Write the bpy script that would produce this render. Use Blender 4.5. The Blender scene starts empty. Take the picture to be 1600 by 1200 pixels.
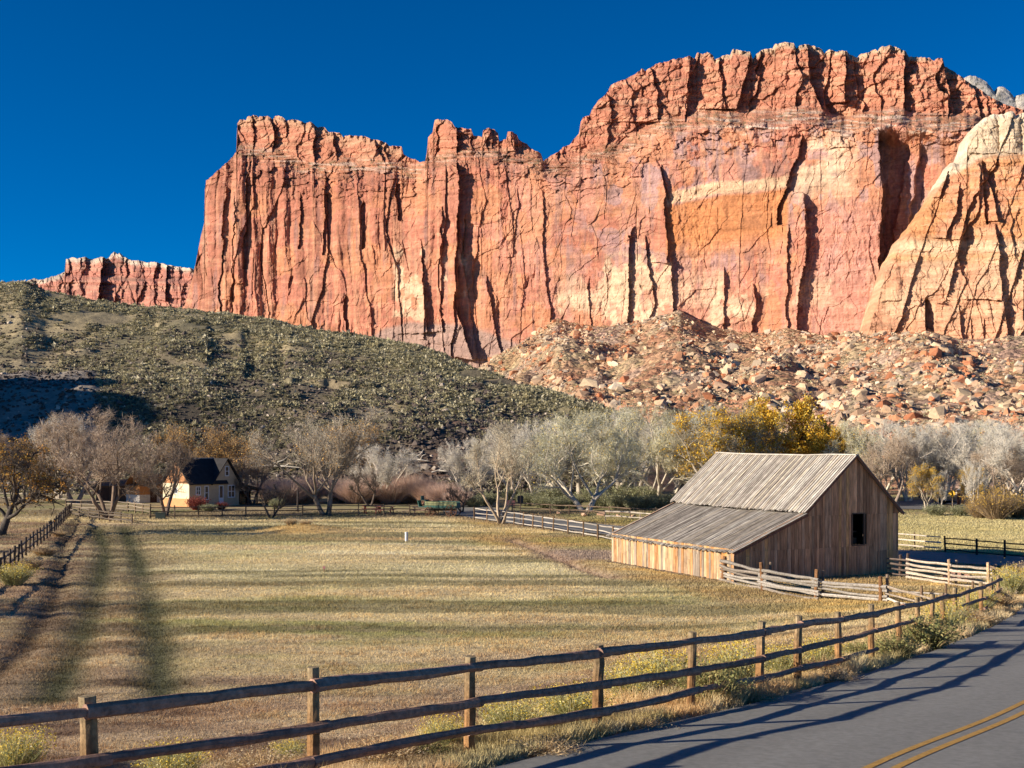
import bpy, bmesh, math, random
import numpy as np
from mathutils import Vector, Matrix

# ------------------------------------------------------------------ camera, sky, sun, exposure
F, HY, CZ = 1900.0, 691.0, 7.2          # focal length and horizon row of the 1600 x 1200 photo, eye height
C = bpy.context.scene.collection
cam_d = bpy.data.cameras.new("camera")
cam = bpy.data.objects.new("camera", cam_d)
C.objects.link(cam)
cam_d.sensor_width = 36
cam_d.lens = F / 1600 * 36
cam_d.shift_y = (HY - 600) / 1600
cam_d.clip_start = 0.1
cam_d.clip_end = 9000
cam.location = (0, 0, CZ)
cam.rotation_euler = (math.radians(90), 0, 0)
bpy.context.scene.camera = cam

SUN_EL, SUN_AZ = math.radians(18.0), math.radians(-106.0)   # azimuth clockwise from +Y
sunv = Vector((math.sin(SUN_AZ) * math.cos(SUN_EL), math.cos(SUN_AZ) * math.cos(SUN_EL), math.sin(SUN_EL)))
w = bpy.data.worlds.new("World")
bpy.context.scene.world = w
w.use_nodes = True
nt = w.node_tree
for n in list(nt.nodes):
    nt.nodes.remove(n)
sky = nt.nodes.new("ShaderNodeTexSky")
sky.sky_type = 'NISHITA'
sky.sun_disc = False
sky.sun_elevation = SUN_EL
sky.sun_rotation = SUN_AZ
sky.altitude = 2500
sky.air_density = 0.8
sky.dust_density = 0.05
sky.ozone_density = 5.0
hs = nt.nodes.new("ShaderNodeHueSaturation")
hs.inputs['Saturation'].default_value = 1.35
hs.inputs['Hue'].default_value = 0.503
bg = nt.nodes.new("ShaderNodeBackground")
bg.inputs['Strength'].default_value = 0.068
wo = nt.nodes.new("ShaderNodeOutputWorld")
nt.links.new(sky.outputs[0], hs.inputs['Color'])
nt.links.new(hs.outputs[0], bg.inputs['Color'])
nt.links.new(bg.outputs[0], wo.inputs[0])

sl = bpy.data.lights.new("sun", 'SUN')
sl.energy = 5.0
sl.angle = math.radians(0.5)
sl.color = (1.0, 0.87, 0.70)
so = bpy.data.objects.new("sun", sl)
C.objects.link(so)
so.rotation_euler = sunv.to_track_quat('Z', 'Y').to_euler()
so.location = (-40, -10, 40)
vs = bpy.context.scene.view_settings
vs.view_transform = 'Standard'
vs.look = 'None'
vs.exposure = 0.85
vs.gamma = 1.0
bpy.context.scene.cycles.max_bounces = 5
bpy.context.scene.cycles.diffuse_bounces = 3

# ------------------------------------------------------------------ helpers
def P(px, py, Y):
    """point at depth Y seen at photo pixel (px, py)"""
    return np.array([(px - 800) / F * Y, Y, CZ + (HY - py) / F * Y])

def G(px, py, z=0.0):
    """point of the valley floor (height z) seen at a photo pixel"""
    Y = (CZ - z) * F / (py - HY)
    return np.array([(px - 800) / F * Y, Y, z])

def hsh(ix, iy, seed):
    h = (ix.astype(np.int64) * 374761393 + iy.astype(np.int64) * 668265263 + seed * 1442695041) & 0xFFFFFFFF
    h = ((h ^ (h >> 13)) * 1274126177) & 0xFFFFFFFF
    h = ((h ^ (h >> 16)) * 2246822519) & 0xFFFFFFFF
    return ((h ^ (h >> 15)) & 0xFFFFFF) / float(0xFFFFFF)

def vn(x, y, seed=0):
    ix, iy = np.floor(x), np.floor(y)
    fx, fy = x - ix, y - iy
    fx = fx * fx * fx * (fx * (fx * 6 - 15) + 10)
    fy = fy * fy * fy * (fy * (fy * 6 - 15) + 10)
    a, b = hsh(ix, iy, seed), hsh(ix + 1, iy, seed)
    c, d = hsh(ix, iy + 1, seed), hsh(ix + 1, iy + 1, seed)
    return (a * (1 - fx) + b * fx) * (1 - fy) + (c * (1 - fx) + d * fx) * fy

def fbm(x, y, o=4, seed=0, g=0.5):
    s, a, t = 0.0, 1.0, 0.0
    for i in range(o):
        s = s + a * vn(x * 2 ** i + 17.3 * i, y * 2 ** i - 9.1 * i, seed + i * 7)
        t += a
        a *= g
    return s / t

def voro(x, y, seed=0, jit=0.9):
    """F1, F2, random of the cell, offsets to its centre"""
    ix, iy = np.floor(x), np.floor(y)
    f1 = np.full(x.shape, 9.0); f2 = np.full(x.shape, 9.0)
    rid = np.zeros(x.shape); ox = np.zeros(x.shape); oy = np.zeros(x.shape)
    for j in (-1, 0, 1):
        for i in (-1, 0, 1):
            cx, cy = ix + i, iy + j
            dx = cx + .5 + (hsh(cx, cy, seed) - .5) * jit - x
            dy = cy + .5 + (hsh(cx, cy, seed + 91) - .5) * jit - y
            d = np.sqrt(dx * dx + dy * dy)
            r = hsh(cx, cy, seed + 53)
            near = d < f1
            f2 = np.where(near, f1, np.minimum(f2, d))
            rid = np.where(near, r, rid); ox = np.where(near, dx, ox); oy = np.where(near, dy, oy)
            f1 = np.where(near, d, f1)
    return f1, f2, rid, ox, oy

def sst(a, b, x):
    t = np.clip((x - a) / (b - a), 0, 1)
    return t * t * (3 - 2 * t)

def mixc(c, d, t):
    return c * (1 - t[..., None]) + np.asarray(d) * t[..., None]

class MB:
    """collects shapes for one mesh"""
    def __init__(s):
        s.V, s.Q, s.T, s.K, s.n = [], [], [], [], 0
    def add(s, V, Q=None, T=None, col=(.5, .5, .5)):
        V = np.asarray(V, float).reshape(-1, 3)
        col = np.asarray(col, float)
        if col.ndim == 1:
            col = np.tile(col, (len(V), 1))
        s.V.append(V); s.K.append(col)
        if Q is not None and len(Q): s.Q.append(np.asarray(Q, np.int64).reshape(-1, 4) + s.n)
        if T is not None and len(T): s.T.append(np.asarray(T, np.int64).reshape(-1, 3) + s.n)
        s.n += len(V)
    def hexa(s, P8, col):
        """8 corners: 0-3 bottom ring, 4-7 top ring"""
        s.add(P8, [(3, 2, 1, 0), (4, 5, 6, 7), (0, 1, 5, 4), (1, 2, 6, 5), (2, 3, 7, 6), (3, 0, 4, 7)], None, col)
    def box(s, a, b, col):
        (x0, y0, z0), (x1, y1, z1) = a, b
        s.hexa([(x0, y0, z0), (x1, y0, z0), (x1, y1, z0), (x0, y1, z0),
                (x0, y0, z1), (x1, y0, z1), (x1, y1, z1), (x0, y1, z1)], col)
    def tube(s, pts, rad, sides=6, col=(.3, .25, .2), cap=True, jit=0.0, rng=None, cvar=0.0):
        pts = np.asarray(pts, float); n = len(pts)
        rad = np.broadcast_to(np.asarray(rad, float), (n,))
        t = np.gradient(pts, axis=0)
        t /= np.linalg.norm(t, axis=1)[:, None] + 1e-9
        m = t.mean(0)
        ref = np.array([0, 0, 1.0]) if abs(m[2]) < .8 * np.linalg.norm(m) + 1e-9 else np.array([1.0, 0, 0])
        a = np.cross(t, ref); a /= np.linalg.norm(a, axis=1)[:, None] + 1e-9
        b = np.cross(t, a)
        th = np.arange(sides) / sides * 2 * math.pi
        rr = np.tile(rad[:, None], (1, sides))
        if jit and rng is not None:
            rr = rr * (1 + jit * rng.normal(size=rr.shape)) * (1 + jit * rng.normal(size=(1, sides)))
        V = pts[:, None, :] + rr[..., None] * (np.cos(th)[None, :, None] * a[:, None, :] + np.sin(th)[None, :, None] * b[:, None, :])
        i, k = np.meshgrid(np.arange(n - 1), np.arange(sides), indexing='ij')
        k2 = (k + 1) % sides
        Q = np.stack([i * sides + k, i * sides + k2, (i + 1) * sides + k2, (i + 1) * sides + k], -1).reshape(-1, 4)
        V = V.reshape(-1, 3); T = []
        col = np.asarray(col, float)
        K = np.tile(col, (len(V), 1)) if col.ndim == 1 else np.repeat(col, sides, 0)
        if cvar and rng is not None:
            K = K * (1 + cvar * rng.normal(size=(1, sides, 1)) + .5 * cvar * rng.normal(size=(n, sides, 1))).reshape(-1, 1)
        if cap:
            V = np.vstack([V, pts[:1], pts[-1:]]); K = np.vstack([K, K[:1], K[-1:]])
            e = n * sides
            T = [(e, (j + 1) % sides, j) for j in range(sides)] + [(e + 1, (n - 1) * sides + j, (n - 1) * sides + (j + 1) % sides) for j in range(sides)]
        s.add(V, Q, T, np.clip(K, 0.002, 1))
    def build(s, name, mat, parent=None, smooth=False, loc=None):
        V = np.vstack(s.V) if s.V else np.zeros((0, 3)); K = np.vstack(s.K)
        Q = np.vstack(s.Q) if s.Q else np.zeros((0, 4), int)
        T = np.vstack(s.T) if s.T else np.zeros((0, 3), int)
        return raw(name, V, Q, T, K, mat, parent, smooth, loc)

def raw(name, V, Q, T, K, mat, parent=None, smooth=False, loc=None):
    me = bpy.data.meshes.new(name)
    if loc is not None:
        V = V - np.asarray(loc)[None]
    me.vertices.add(len(V))
    me.vertices.foreach_set('co', np.ascontiguousarray(V, dtype=np.float32).ravel())
    nl = len(Q) * 4 + len(T) * 3
    me.loops.add(nl)
    me.loops.foreach_set('vertex_index', np.concatenate([np.asarray(Q).ravel(), np.asarray(T).ravel()]).astype(np.int32))
    me.polygons.add(len(Q) + len(T))
    st = np.concatenate([np.arange(len(Q)) * 4, len(Q) * 4 + np.arange(len(T)) * 3]).astype(np.int32)
    me.polygons.foreach_set('loop_start', st)
    me.polygons.foreach_set('use_smooth', np.full(len(st), smooth))
    me.update(calc_edges=True)
    me.validate()
    if K is not None:
        ca = me.color_attributes.new('Col', 'FLOAT_COLOR', 'POINT')
        K4 = np.ones((len(V), 4), np.float32); K4[:, :3] = np.clip(K, 0, 1)
        ca.data.foreach_set('color', K4.ravel())
    me.materials.append(mat)
    o = bpy.data.objects.new(name, me)
    C.objects.link(o)
    if loc is not None: o.location = loc
    if parent is not None: o.parent = parent
    return o

def grid_faces(nr, nc):
    i, j = np.meshgrid(np.arange(nr - 1), np.arange(nc - 1), indexing='ij')
    a = i * nc + j
    return np.stack([a, a + 1, a + nc + 1, a + nc], -1).reshape(-1, 4)

def tag(o, label=None, cat=None, group=None, kind=None):
    if label: o['label'] = label
    if cat: o['category'] = cat
    if group: o['group'] = group
    if kind: o['kind'] = kind
    return o

def thing(name, loc, label, cat, group=None, rz=0):
    o = bpy.data.objects.new(name, None)
    o.empty_display_size = .3
    C.objects.link(o)
    o.location = loc; o.rotation_euler = (0, 0, rz)
    return tag(o, label, cat, group)

def dup(root, loc, rz=0, scale=None, label=None, group=None):
    r = root.copy(); C.objects.link(r)
    r.location = loc; r.rotation_euler = (0, 0, rz)
    if scale is not None: r.scale = scale
    if label: r['label'] = label
    if group: r['group'] = group
    for ch in list(root.children):
        c = ch.copy(); C.objects.link(c); c.parent = r
    return r

# ------------------------------------------------------------------ materials
def mat_col(name, rough=.9, s1=3.0, lo=.75, hi=1.2, bump=.3, bs=8.0, bd=.05, stretch=(1, 1, 1), transl=0.0, spec=.2, cells=0.0, beds=0.0):
    """base colour from the mesh's own colours, broken up by procedural noise, with noise bump"""
    m = bpy.data.materials.new(name); m.use_nodes = True
    t = m.node_tree; N = t.nodes; L = t.links
    b = N['Principled BSDF']; out = N['Material Output']
    at = N.new('ShaderNodeAttribute'); at.attribute_name = 'Col'
    tc = N.new('ShaderNodeTexCoord'); mp = N.new('ShaderNodeMapping'); mp.inputs['Scale'].default_value = stretch
    L.new(tc.outputs['Object'], mp.inputs[0])
    no = N.new('ShaderNodeTexNoise'); no.inputs['Scale'].default_value = s1; no.inputs['Detail'].default_value = 6
    no.inputs['Roughness'].default_value = .65
    L.new(mp.outputs[0], no.inputs[0])
    mr = N.new('ShaderNodeMapRange'); mr.inputs[1].default_value = .3; mr.inputs[2].default_value = .7
    mr.inputs[3].default_value = lo; mr.inputs[4].default_value = hi
    L.new(no.outputs[0], mr.inputs[0])
    vm = N.new('ShaderNodeVectorMath'); vm.operation = 'SCALE'
    L.new(at.outputs['Color'], vm.inputs[0]); L.new(mr.outputs[0], vm.inputs['Scale'])
    col = vm.outputs[0]
    if beds:           # thin horizontal strata
        m3 = N.new('ShaderNodeMapping'); m3.inputs['Scale'].default_value = (.03, .03, beds)
        L.new(tc.outputs['Object'], m3.inputs[0])
        n3 = N.new('ShaderNodeTexNoise'); n3.inputs['Scale'].default_value = 1.0; n3.inputs['Detail'].default_value = 7
        n3.inputs['Roughness'].default_value = .7
        L.new(m3.outputs[0], n3.inputs[0])
        m4 = N.new('ShaderNodeMapRange'); m4.inputs[1].default_value = .35; m4.inputs[2].default_value = .65
        m4.inputs[3].default_value = .74; m4.inputs[4].default_value = 1.18
        L.new(n3.outputs[0], m4.inputs[0])
        v3 = N.new('ShaderNodeVectorMath'); v3.operation = 'SCALE'
        L.new(col, v3.inputs[0]); L.new(m4.outputs[0], v3.inputs['Scale']); col = v3.outputs[0]
    vo = None
    if cells:          # small stones: every cell its own tone and height
        vo = N.new('ShaderNodeTexVoronoi'); vo.inputs['Scale'].default_value = cells
        nd = N.new('ShaderNodeTexNoise'); nd.inputs['Scale'].default_value = cells * 1.6; nd.inputs['Detail'].default_value = 3
        L.new(mp.outputs[0], nd.inputs[0])
        va = N.new('ShaderNodeVectorMath'); va.operation = 'ADD'
        L.new(mp.outputs[0], va.inputs[0]); L.new(nd.outputs['Color'], va.inputs[1]); L.new(va.outputs[0], vo.inputs['Vector'])
        sx = N.new('ShaderNodeSeparateColor'); L.new(vo.outputs['Color'], sx.inputs[0])
        m2 = N.new('ShaderNodeMapRange'); m2.inputs[3].default_value = .6; m2.inputs[4].default_value = 1.35
        L.new(sx.outputs[0], m2.inputs[0])
        v2 = N.new('ShaderNodeVectorMath'); v2.operation = 'SCALE'
        L.new(col, v2.inputs[0]); L.new(m2.outputs[0], v2.inputs['Scale']); col = v2.outputs[0]
    L.new(col, b.inputs['Base Color'])
    b.inputs['Roughness'].default_value = rough
    b.inputs['Specular IOR Level'].default_value = spec
    if bump:
        n2 = N.new('ShaderNodeTexNoise'); n2.inputs['Scale'].default_value = bs; n2.inputs['Detail'].default_value = 8
        n2.inputs['Roughness'].default_value = .7
        L.new(mp.outputs[0], n2.inputs[0])
        bp = N.new('ShaderNodeBump'); bp.inputs['Strength'].default_value = bump; bp.inputs['Distance'].default_value = bd
        hgt = n2.outputs[0]
        if vo is not None:
            ad = N.new('ShaderNodeMath'); ad.operation = 'MULTIPLY_ADD'; ad.inputs[1].default_value = -2.2
            L.new(vo.outputs['Distance'], ad.inputs[0]); L.new(n2.outputs[0], ad.inputs[2]); hgt = ad.outputs[0]
            bp.inputs['Strength'].default_value = 1; bp.inputs['Distance'].default_value = .8
        L.new(hgt, bp.inputs['Height']); L.new(bp.outputs[0], b.inputs['Normal'])
    if transl:
        tr = N.new('ShaderNodeBsdfTranslucent'); L.new(col, tr.inputs[0])
        mx = N.new('ShaderNodeMixShader'); mx.inputs[0].default_value = transl
        L.new(b.outputs[0], mx.inputs[1]); L.new(tr.outputs[0], mx.inputs[2]); L.new(mx.outputs[0], out.inputs[0])
    return m

M = {
    'ground': mat_col('ground_soil_grass', .95, 2.2, .7, 1.25, .6, 5, .12),
    'grass': mat_col('dry_grass', .85, .6, .85, 1.15, 0, transl=.3),
    'asphalt': mat_col('asphalt', .82, 9, .8, 1.18, .5, 70, .012, spec=.3),
    'paint': mat_col('road_paint', .75, 16, .6, 1.15, .15, 40, .005),
    'cliff': mat_col('sandstone', .95, .5, .80, 1.16, 1, 1.0, .6, (1, 1, 1.3), beds=.33),
    'hill': mat_col('hill_soil', .95, 1.1, .7, 1.3, .7, 1.6, .3),
    'scree': mat_col('scree', .95, 1.1, .75, 1.25, .5, 1.6, .25, cells=.55),
    'rock': mat_col('rock', .92, 1.6, .8, 1.18, .5, 2.4, .15),
    'wood': mat_col('weathered_wood', .88, 11, .5, 1.32, .35, 16, .012, (1, 1, .12)),
    'log': mat_col('fence_log', .9, 12, .5, 1.38, .8, 22, .02),
    'roofw': mat_col('roof_boards', .85, 2.5, .7, 1.25, .3, 9, .01),
    'plaster': mat_col('plaster', .9, 2.5, .88, 1.08, .2, 14, .01),
    'dark': mat_col('dark_opening', .9, 2, .9, 1.1, 0),
    'metal': mat_col('painted_metal', .55, 5, .8, 1.15, .1, 20, .004, spec=.4),
    'bark': mat_col('bark', .92, 4, .7, 1.25, .5, 9, .03),
    'twig': mat_col('twigs', .9, .8, .85, 1.15, 0, transl=.12),
    'leaf': mat_col('leaves', .75, .8, .85, 1.15, 0, transl=.35),
    'shrub': mat_col('shrub_leaves', .85, .5, .8, 1.2, 0, transl=.2),
    'glass': mat_col('window_glass', .12, 2, .9, 1.1, 0, spec=.6),
}
# ------------------------------------------------------------------ ground and road
FENCE = [(-8.6, 4.6), (-6.9, 6.6), (-5.25, 8.55), (-3.63, 10.5), (-2.02, 12.4), (-.51, 14.5), (1.14, 16.2), (2.68, 18.3), (4.11, 20.2), (5.16, 22.0), (6.44, 24.0),
         (7.84, 26.5), (9.25, 29.0), (10.34, 31.0), (11.4, 33.0), (12.4, 35.0), (13.5, 37.0), (14.8, 39.5), (16.6, 43.0), (18.1, 46.0), (19.6, 49.0)]
_zy = np.array([-60, -10, 40, 44, 49, 54, 60, 70, 400.]); _zz = np.array([5.9, 5.65, 1.30, .98, .66, .35, .1, 0, 0])
def zroad(y):
    return np.interp(y, _zy, _zz)

def edge_pt(px, py):
    lo, hi = 5.0, 70.0
    for _ in range(50):
        m = (lo + hi) / 2
        if CZ - (py - HY) / F * m > float(zroad(m)): lo = m
        else: hi = m
    return ((px - 800) / F * lo, lo)
EDGE = [(-11.5, -3), (-6.2, 4.6), (-2.9, 9.4)] + [edge_pt(*p) for p in
        [(800, 1194), (1000, 1139), (1100, 1118), (1200, 1093), (1312, 1063), (1387, 1041), (1462, 1014), (1537, 985), (1580, 962)]]
def cat(pts, step=.6):
    pts = np.asarray(pts, float); out = []
    for i in range(len(pts) - 1):
        p0, p1, p2, p3 = pts[max(i - 1, 0)], pts[i], pts[i + 1], pts[min(i + 2, len(pts) - 1)]
        n = max(2, int(np.linalg.norm(p2 - p1) / step))
        t = np.arange(n)[:, None] / n
        out.append(.5 * (2 * p1 + (p2 - p0) * t + (2 * p0 - 5 * p1 + 4 * p2 - p3) * t ** 2 + (3 * p1 - p0 - 3 * p2 + p3) * t ** 3))
    out.append(pts[-1:])
    return np.vstack(out)
_e = cat(EDGE, .6)
_t = np.gradient(_e, axis=0); _t /= np.linalg.norm(_t, axis=1)[:, None]
HW = 3.3
_c = _e + HW * np.stack([_t[:, 1], -_t[:, 0]], -1)
ROADC = cat(np.vstack([_c[::6], [(25.5, 50), (31.5, 57.5), (34.5, 64), (33.5, 70), (28.5, 75.2), (22, 80.5), (14.5, 90), (7.9, 100.5), (4, 107), (.5, 114), (-3, 124), (-7, 140)]]), .6)

def seg_dist(x, y, poly):
    """distance, signed (left negative), to a polyline"""
    best = np.full(x.shape, 1e9); sgn = np.zeros(x.shape)
    for (ax, ay), (bx, by) in zip(poly[:-1], poly[1:]):
        dx, dy = bx - ax, by - ay
        t = np.clip(((x - ax) * dx + (y - ay) * dy) / (dx * dx + dy * dy + 1e-12), 0, 1)
        ex, ey = x - ax - t * dx, y - ay - t * dy
        d = ex * ex + ey * ey
        m = d < best
        best = np.where(m, d, best); sgn = np.where(m, np.sign(dx * ey - dy * ex), sgn)
    return np.sqrt(best), sgn
RC = ROADC[::4]
DITCH = np.array([G(118, 812)[:2], G(100, 850)[:2], G(88, 930)[:2], G(40, 1010)[:2], G(-30, 1070)[:2]])
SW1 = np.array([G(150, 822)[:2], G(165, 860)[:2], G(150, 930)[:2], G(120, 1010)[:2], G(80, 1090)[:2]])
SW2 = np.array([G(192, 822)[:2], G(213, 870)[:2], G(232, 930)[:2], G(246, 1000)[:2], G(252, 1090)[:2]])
TRAIL = np.array([G(800, 843)[:2], G(850, 862)[:2], G(905, 886)[:2], G(960, 902)[:2]])
BA = np.array([11.36, 62.2]); BU = np.array([.901, .434]); BW = np.array([-.434, .901])
def barn_ab(x, y):
    dx, dy = x - BA[0], y - BA[1]
    return dx * BU[0] + dy * BU[1], dx * BW[0] + dy * BW[1]

def gz(x, y, full=True):
    x = np.asarray(x, float); y = np.asarray(y, float)
    d, s = seg_dist(x, y, RC)
    fall = 1 - sst(4.3, 16.5, d)
    z = zroad(y) * fall - .06 * sst(3.5, 3.9, d) * (d < 9)
    z = z - .1 * (d < 3.45)
    if full:
        z = z + .10 * (fbm(x / 7, y / 7, 3, 5) - .5) * sst(4, 8, d) + .035 * (fbm(x / .9, y / .9, 2, 9) - .5) * sst(3.8, 5, d)
        dd, _ = seg_dist(x, y, DITCH); z = z - .16 * np.exp(-(dd / .5) ** 2)
        d1, _ = seg_dist(x, y, SW1); z = z - .12 * np.exp(-(d1 / .8) ** 2)
        d2, _ = seg_dist(x, y, SW2); z = z - .12 * np.exp(-(d2 / .8) ** 2)
        d3, _ = seg_dist(x, y, TRAIL); z = z - .22 * np.exp(-(d3 / .5) ** 2)
        mx, my = G(475, 830)[:2]
        z = z + .55 * np.exp(-(((x - mx) / 3.2) ** 2 + ((y - my) / 1.6) ** 2))
    return z
def gz1(x, y):
    return float(gz(np.array([x]), np.array([y]))[0])

def gcol(x, y):
    x = np.asarray(x, float); y = np.asarray(y, float)
    r = x / np.maximum(y, 3); px = 800 + F * r
    n1 = fbm(x / 22 + .02 * y, y / 3.2, 4, 21); n2 = fbm(x / 5, y / 1.6, 4, 33); n3 = fbm(x / 1.3, y / .8, 3, 41)
    nb = fbm(x / 9, y / 9, 4, 77)
    straw, pale, green, brown, gold = (.70, .57, .31), (.84, .73, .47), (.34, .33, .12), (.46, .32, .20), (.62, .44, .165)
    c = np.tile(np.array(straw), x.shape + (1,))
    c = mixc(c, pale, sst(.45, .62, n1) * sst(45, 75, y) * .9)
    c = mixc(c, (.53, .42, .25), sst(.5, .65, n2) * .5)
    gw = (np.exp(-((y - 50) / 9) ** 2) * .55 + np.exp(-((y - 84) / 7) ** 2) * .2 + .2)
    c = mixc(c, green, np.clip(sst(.44, .60, .6 * n1 + .4 * nb) * gw * 1.5, 0, .85))
    c = mixc(c, (.19, .17, .08), sst(.50, .62, fbm(x / 30 + .01 * y, y / 2.6, 4, 61)) * .72 * sst(28, 40, y))  # dark streaks across the field: tree-shadow bands put into the grass colour
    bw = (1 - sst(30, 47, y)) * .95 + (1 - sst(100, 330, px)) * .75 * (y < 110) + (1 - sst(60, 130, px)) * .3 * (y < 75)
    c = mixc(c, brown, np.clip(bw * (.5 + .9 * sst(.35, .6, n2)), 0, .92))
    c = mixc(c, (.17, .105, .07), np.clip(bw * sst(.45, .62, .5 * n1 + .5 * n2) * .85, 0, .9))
    c = mixc(c, (.56, .43, .27), np.clip((1 - sst(30, 50, y)) * sst(.54, .66, fbm(x / 7, y / 1.1, 4, 45)) * .7, 0, 1))
    c = mixc(c, (.36, .27, .17), sst(.55, .7, n3) * .4 * (y < 50))
    # golden margin towards the barn and its corral
    yb = np.interp(px, [700, 820, 1000, 1130, 1300, 1600], [835, 862, 905, 935, 975, 1000])
    py = HY + CZ * F / np.maximum(y, 8)
    gd = sst(8, -6, py - yb + 14 * (nb - .5)) * (py < 1000) * sst(690, 780, px + 80 * (nb - .5)) * (y < 125)
    c = mixc(c, gold, np.clip(gd * (.1 + 1.1 * sst(.35, .6, .5 * n2 + .5 * nb)), 0, .95))
    c = mixc(c, (.36, .25, .14), gd * sst(.5, .64, n1) * .55)
    c = mixc(c, (.33, .33, .10), gd * sst(.5, .62, nb) * .45)
    # bare earth
    ex, ey = G(915, 866)[:2]
    e = np.exp(-(((x - ex) / 3.6) ** 2 + ((y - ey) / 4.5) ** 2) ** 2)
    c = mixc(c, (.40, .31, .24), np.clip(e * 1.3 * (.4 + n2), 0, 1))
    d3, _ = seg_dist(x, y, TRAIL); c = mixc(c, (.36, .25, .18), np.exp(-(d3 / .8) ** 2) * .9)
    dd, _ = seg_dist(x, y, DITCH); c = mixc(c, (.10, .075, .05), np.exp(-(dd / .8) ** 2) * .7)
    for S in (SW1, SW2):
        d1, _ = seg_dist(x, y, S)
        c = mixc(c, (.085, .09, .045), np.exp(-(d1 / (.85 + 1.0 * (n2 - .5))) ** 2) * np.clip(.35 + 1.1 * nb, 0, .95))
    mx, my = G(460, 832)[:2]
    c = mixc(c, (.55, .34, .11), np.exp(-(((x - mx) / 4.5) ** 2 + ((y - my) / 2.4) ** 2)) * .8)
    mx, my = G(625, 842)[:2]
    c = mixc(c, (.50, .30, .12), np.exp(-(((x - mx) / 9) ** 2 + ((y - my) / 1.3) ** 2)) * .6)
    # meadow right of the barn, rough ground under the far trees
    mr = sst(1380, 1420, px) * sst(78, 82, y)
    c = mixc(c, (.56, .49, .25), mr * (.6 + .5 * n1))
    far = sst(112, 119, y + 5 * (nb - .5)) * (1 - mr * .8) + sst(118, 126, y) * mr
    c = mixc(c, (.26, .20, .12), np.clip(far, 0, 1) * .85)
    c = mixc(c, (.30, .30, .12), np.clip(far, 0, 1) * sst(.5, .6, nb) * .6)
    c = mixc(c, (.50, .40, .20), np.clip(far, 0, 1) * sst(.55, .65, n1) * .5)
    # road shoulder and the corral yard
    d, s = seg_dist(x, y, RC)
    c = mixc(c, (.36, .27, .16), (1 - sst(4.0, 5.5, d)) * .8)
    return np.clip(c * (.82 + .36 * n3)[..., None], .01, .9)

_rows = np.concatenate([np.geomspace(12, 195, 560) - 25, [180, 195, 220, 260, 320, 420, 600, 900, 1500, 2600, 4500]])
_cols = np.concatenate([np.linspace(-1.35, -.62, 70)[:-1], np.linspace(-.62, .62, 640), np.linspace(.62, 1.35, 70)[1:]])
YY, RR = np.meshgrid(_rows, _cols, indexing='ij')
XX = RR * (YY + 25)
ZZ = gz(XX, YY)
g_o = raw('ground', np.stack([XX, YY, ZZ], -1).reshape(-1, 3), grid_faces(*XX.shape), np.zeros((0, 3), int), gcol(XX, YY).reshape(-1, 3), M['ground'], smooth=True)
tag(g_o, kind='structure')

def strip(name, c, offs, mat, col, zoff, var=0):
    t = np.gradient(c, axis=0); t /= np.linalg.norm(t, axis=1)[:, None]
    nrm = np.stack([t[:, 1], -t[:, 0]], -1)
    offs = np.asarray(offs)
    p = c[:, None, :] + offs[None, :, None] * nrm[:, None, :]
    if var:
        wob = var * (fbm(np.arange(len(c)) / 3., np.zeros(len(c)), 3, 3) - .5)
        p[:, 0] += wob[:, None] * nrm; p[:, -1] += wob[::-1][:, None] * nrm
    z = zroad(p[..., 1]) + zoff
    V = np.dstack([p, z])
    K = np.tile(np.asarray(col), (V.shape[0] * V.shape[1], 1))
    if name == 'road':
        u = offs[None, :] + 0 * z; s = np.arange(len(c))[:, None] + 0 * z
        k = 1 + .12 * (fbm(u / 1.2, s / 22, 3, 8) - .5) + .07 * np.exp(-((np.abs(np.abs(u) - 1.65) - .75) / .3) ** 2) - .08 * np.exp(-((np.abs(u) - 1.65) / .3) ** 2) + .10 * (fbm(u / 2.5, s / 3, 4, 12) - .5)
        K = K * k.reshape(-1, 1)
    o = raw(name, V.reshape(-1, 3), grid_faces(*z.shape), np.zeros((0, 3), int), K, mat, smooth=True)
    return tag(o, kind='structure')
strip('road', ROADC, np.linspace(-HW, HW, 23), M['asphalt'], (.22, .216, .195), .0, .22)
for s_ in (.14, .40):
    strip('road_marking', ROADC[:130], [s_ - .05, s_ + .05], M['paint'], (.50, .29, .075), .006)
# ------------------------------------------------------------------ cliffs
RED, PINK, ORANGE = (.43, .158, .10), (.52, .235, .165), (.52, .23, .115)
CREAM, VARN, DKRED, PALE = (.62, .43, .285), (.27, .155, .135), (.31, .125, .08), (.56, .49, .40)

def knots(pts):
    a = np.array(pts, float)
    return a[:, 0], a[:, 1]

def fin(u, v, rows, p, prof='wedge'):
    """a buttress (p>0) or recess (p<0): rows of (py, left px, right px)"""
    a = np.array(rows, float)
    l = np.interp(v, a[:, 0], a[:, 1]); r = np.interp(v, a[:, 0], a[:, 2])
    s = (u - l) / np.maximum(r - l, 1)
    ins = (s >= 0) & (s <= 1) & (v >= a[0, 0]) & (v <= a[-1, 0])
    if prof == 'wedge': f = np.clip(s, 0, 1) ** .7
    elif prof == 'left':
        f = np.clip(1 - s, 0, 1) ** .7 * sst(a[0, 0] - 1, a[0, 0] + .22 * (a[-1, 0] - a[0, 0]) * (.4 + 1.2 * np.clip(s, 0, 1)), v)
    elif prof == 'round': f = np.sqrt(np.clip(1 - (2 * s - 1) ** 2, 0, 1))
    elif prof == 'box': f = np.clip(np.minimum(s, 1 - s) * 9, 0, 1)
    else: f = np.clip(1 - s, 0, 1) ** .7
    if p > 0: f = f * (.35 + .65 * sst(a[0, 0], a[0, 0] + 9 + 10 * s, v))
    return np.where(ins, p * f, 0)

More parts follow.
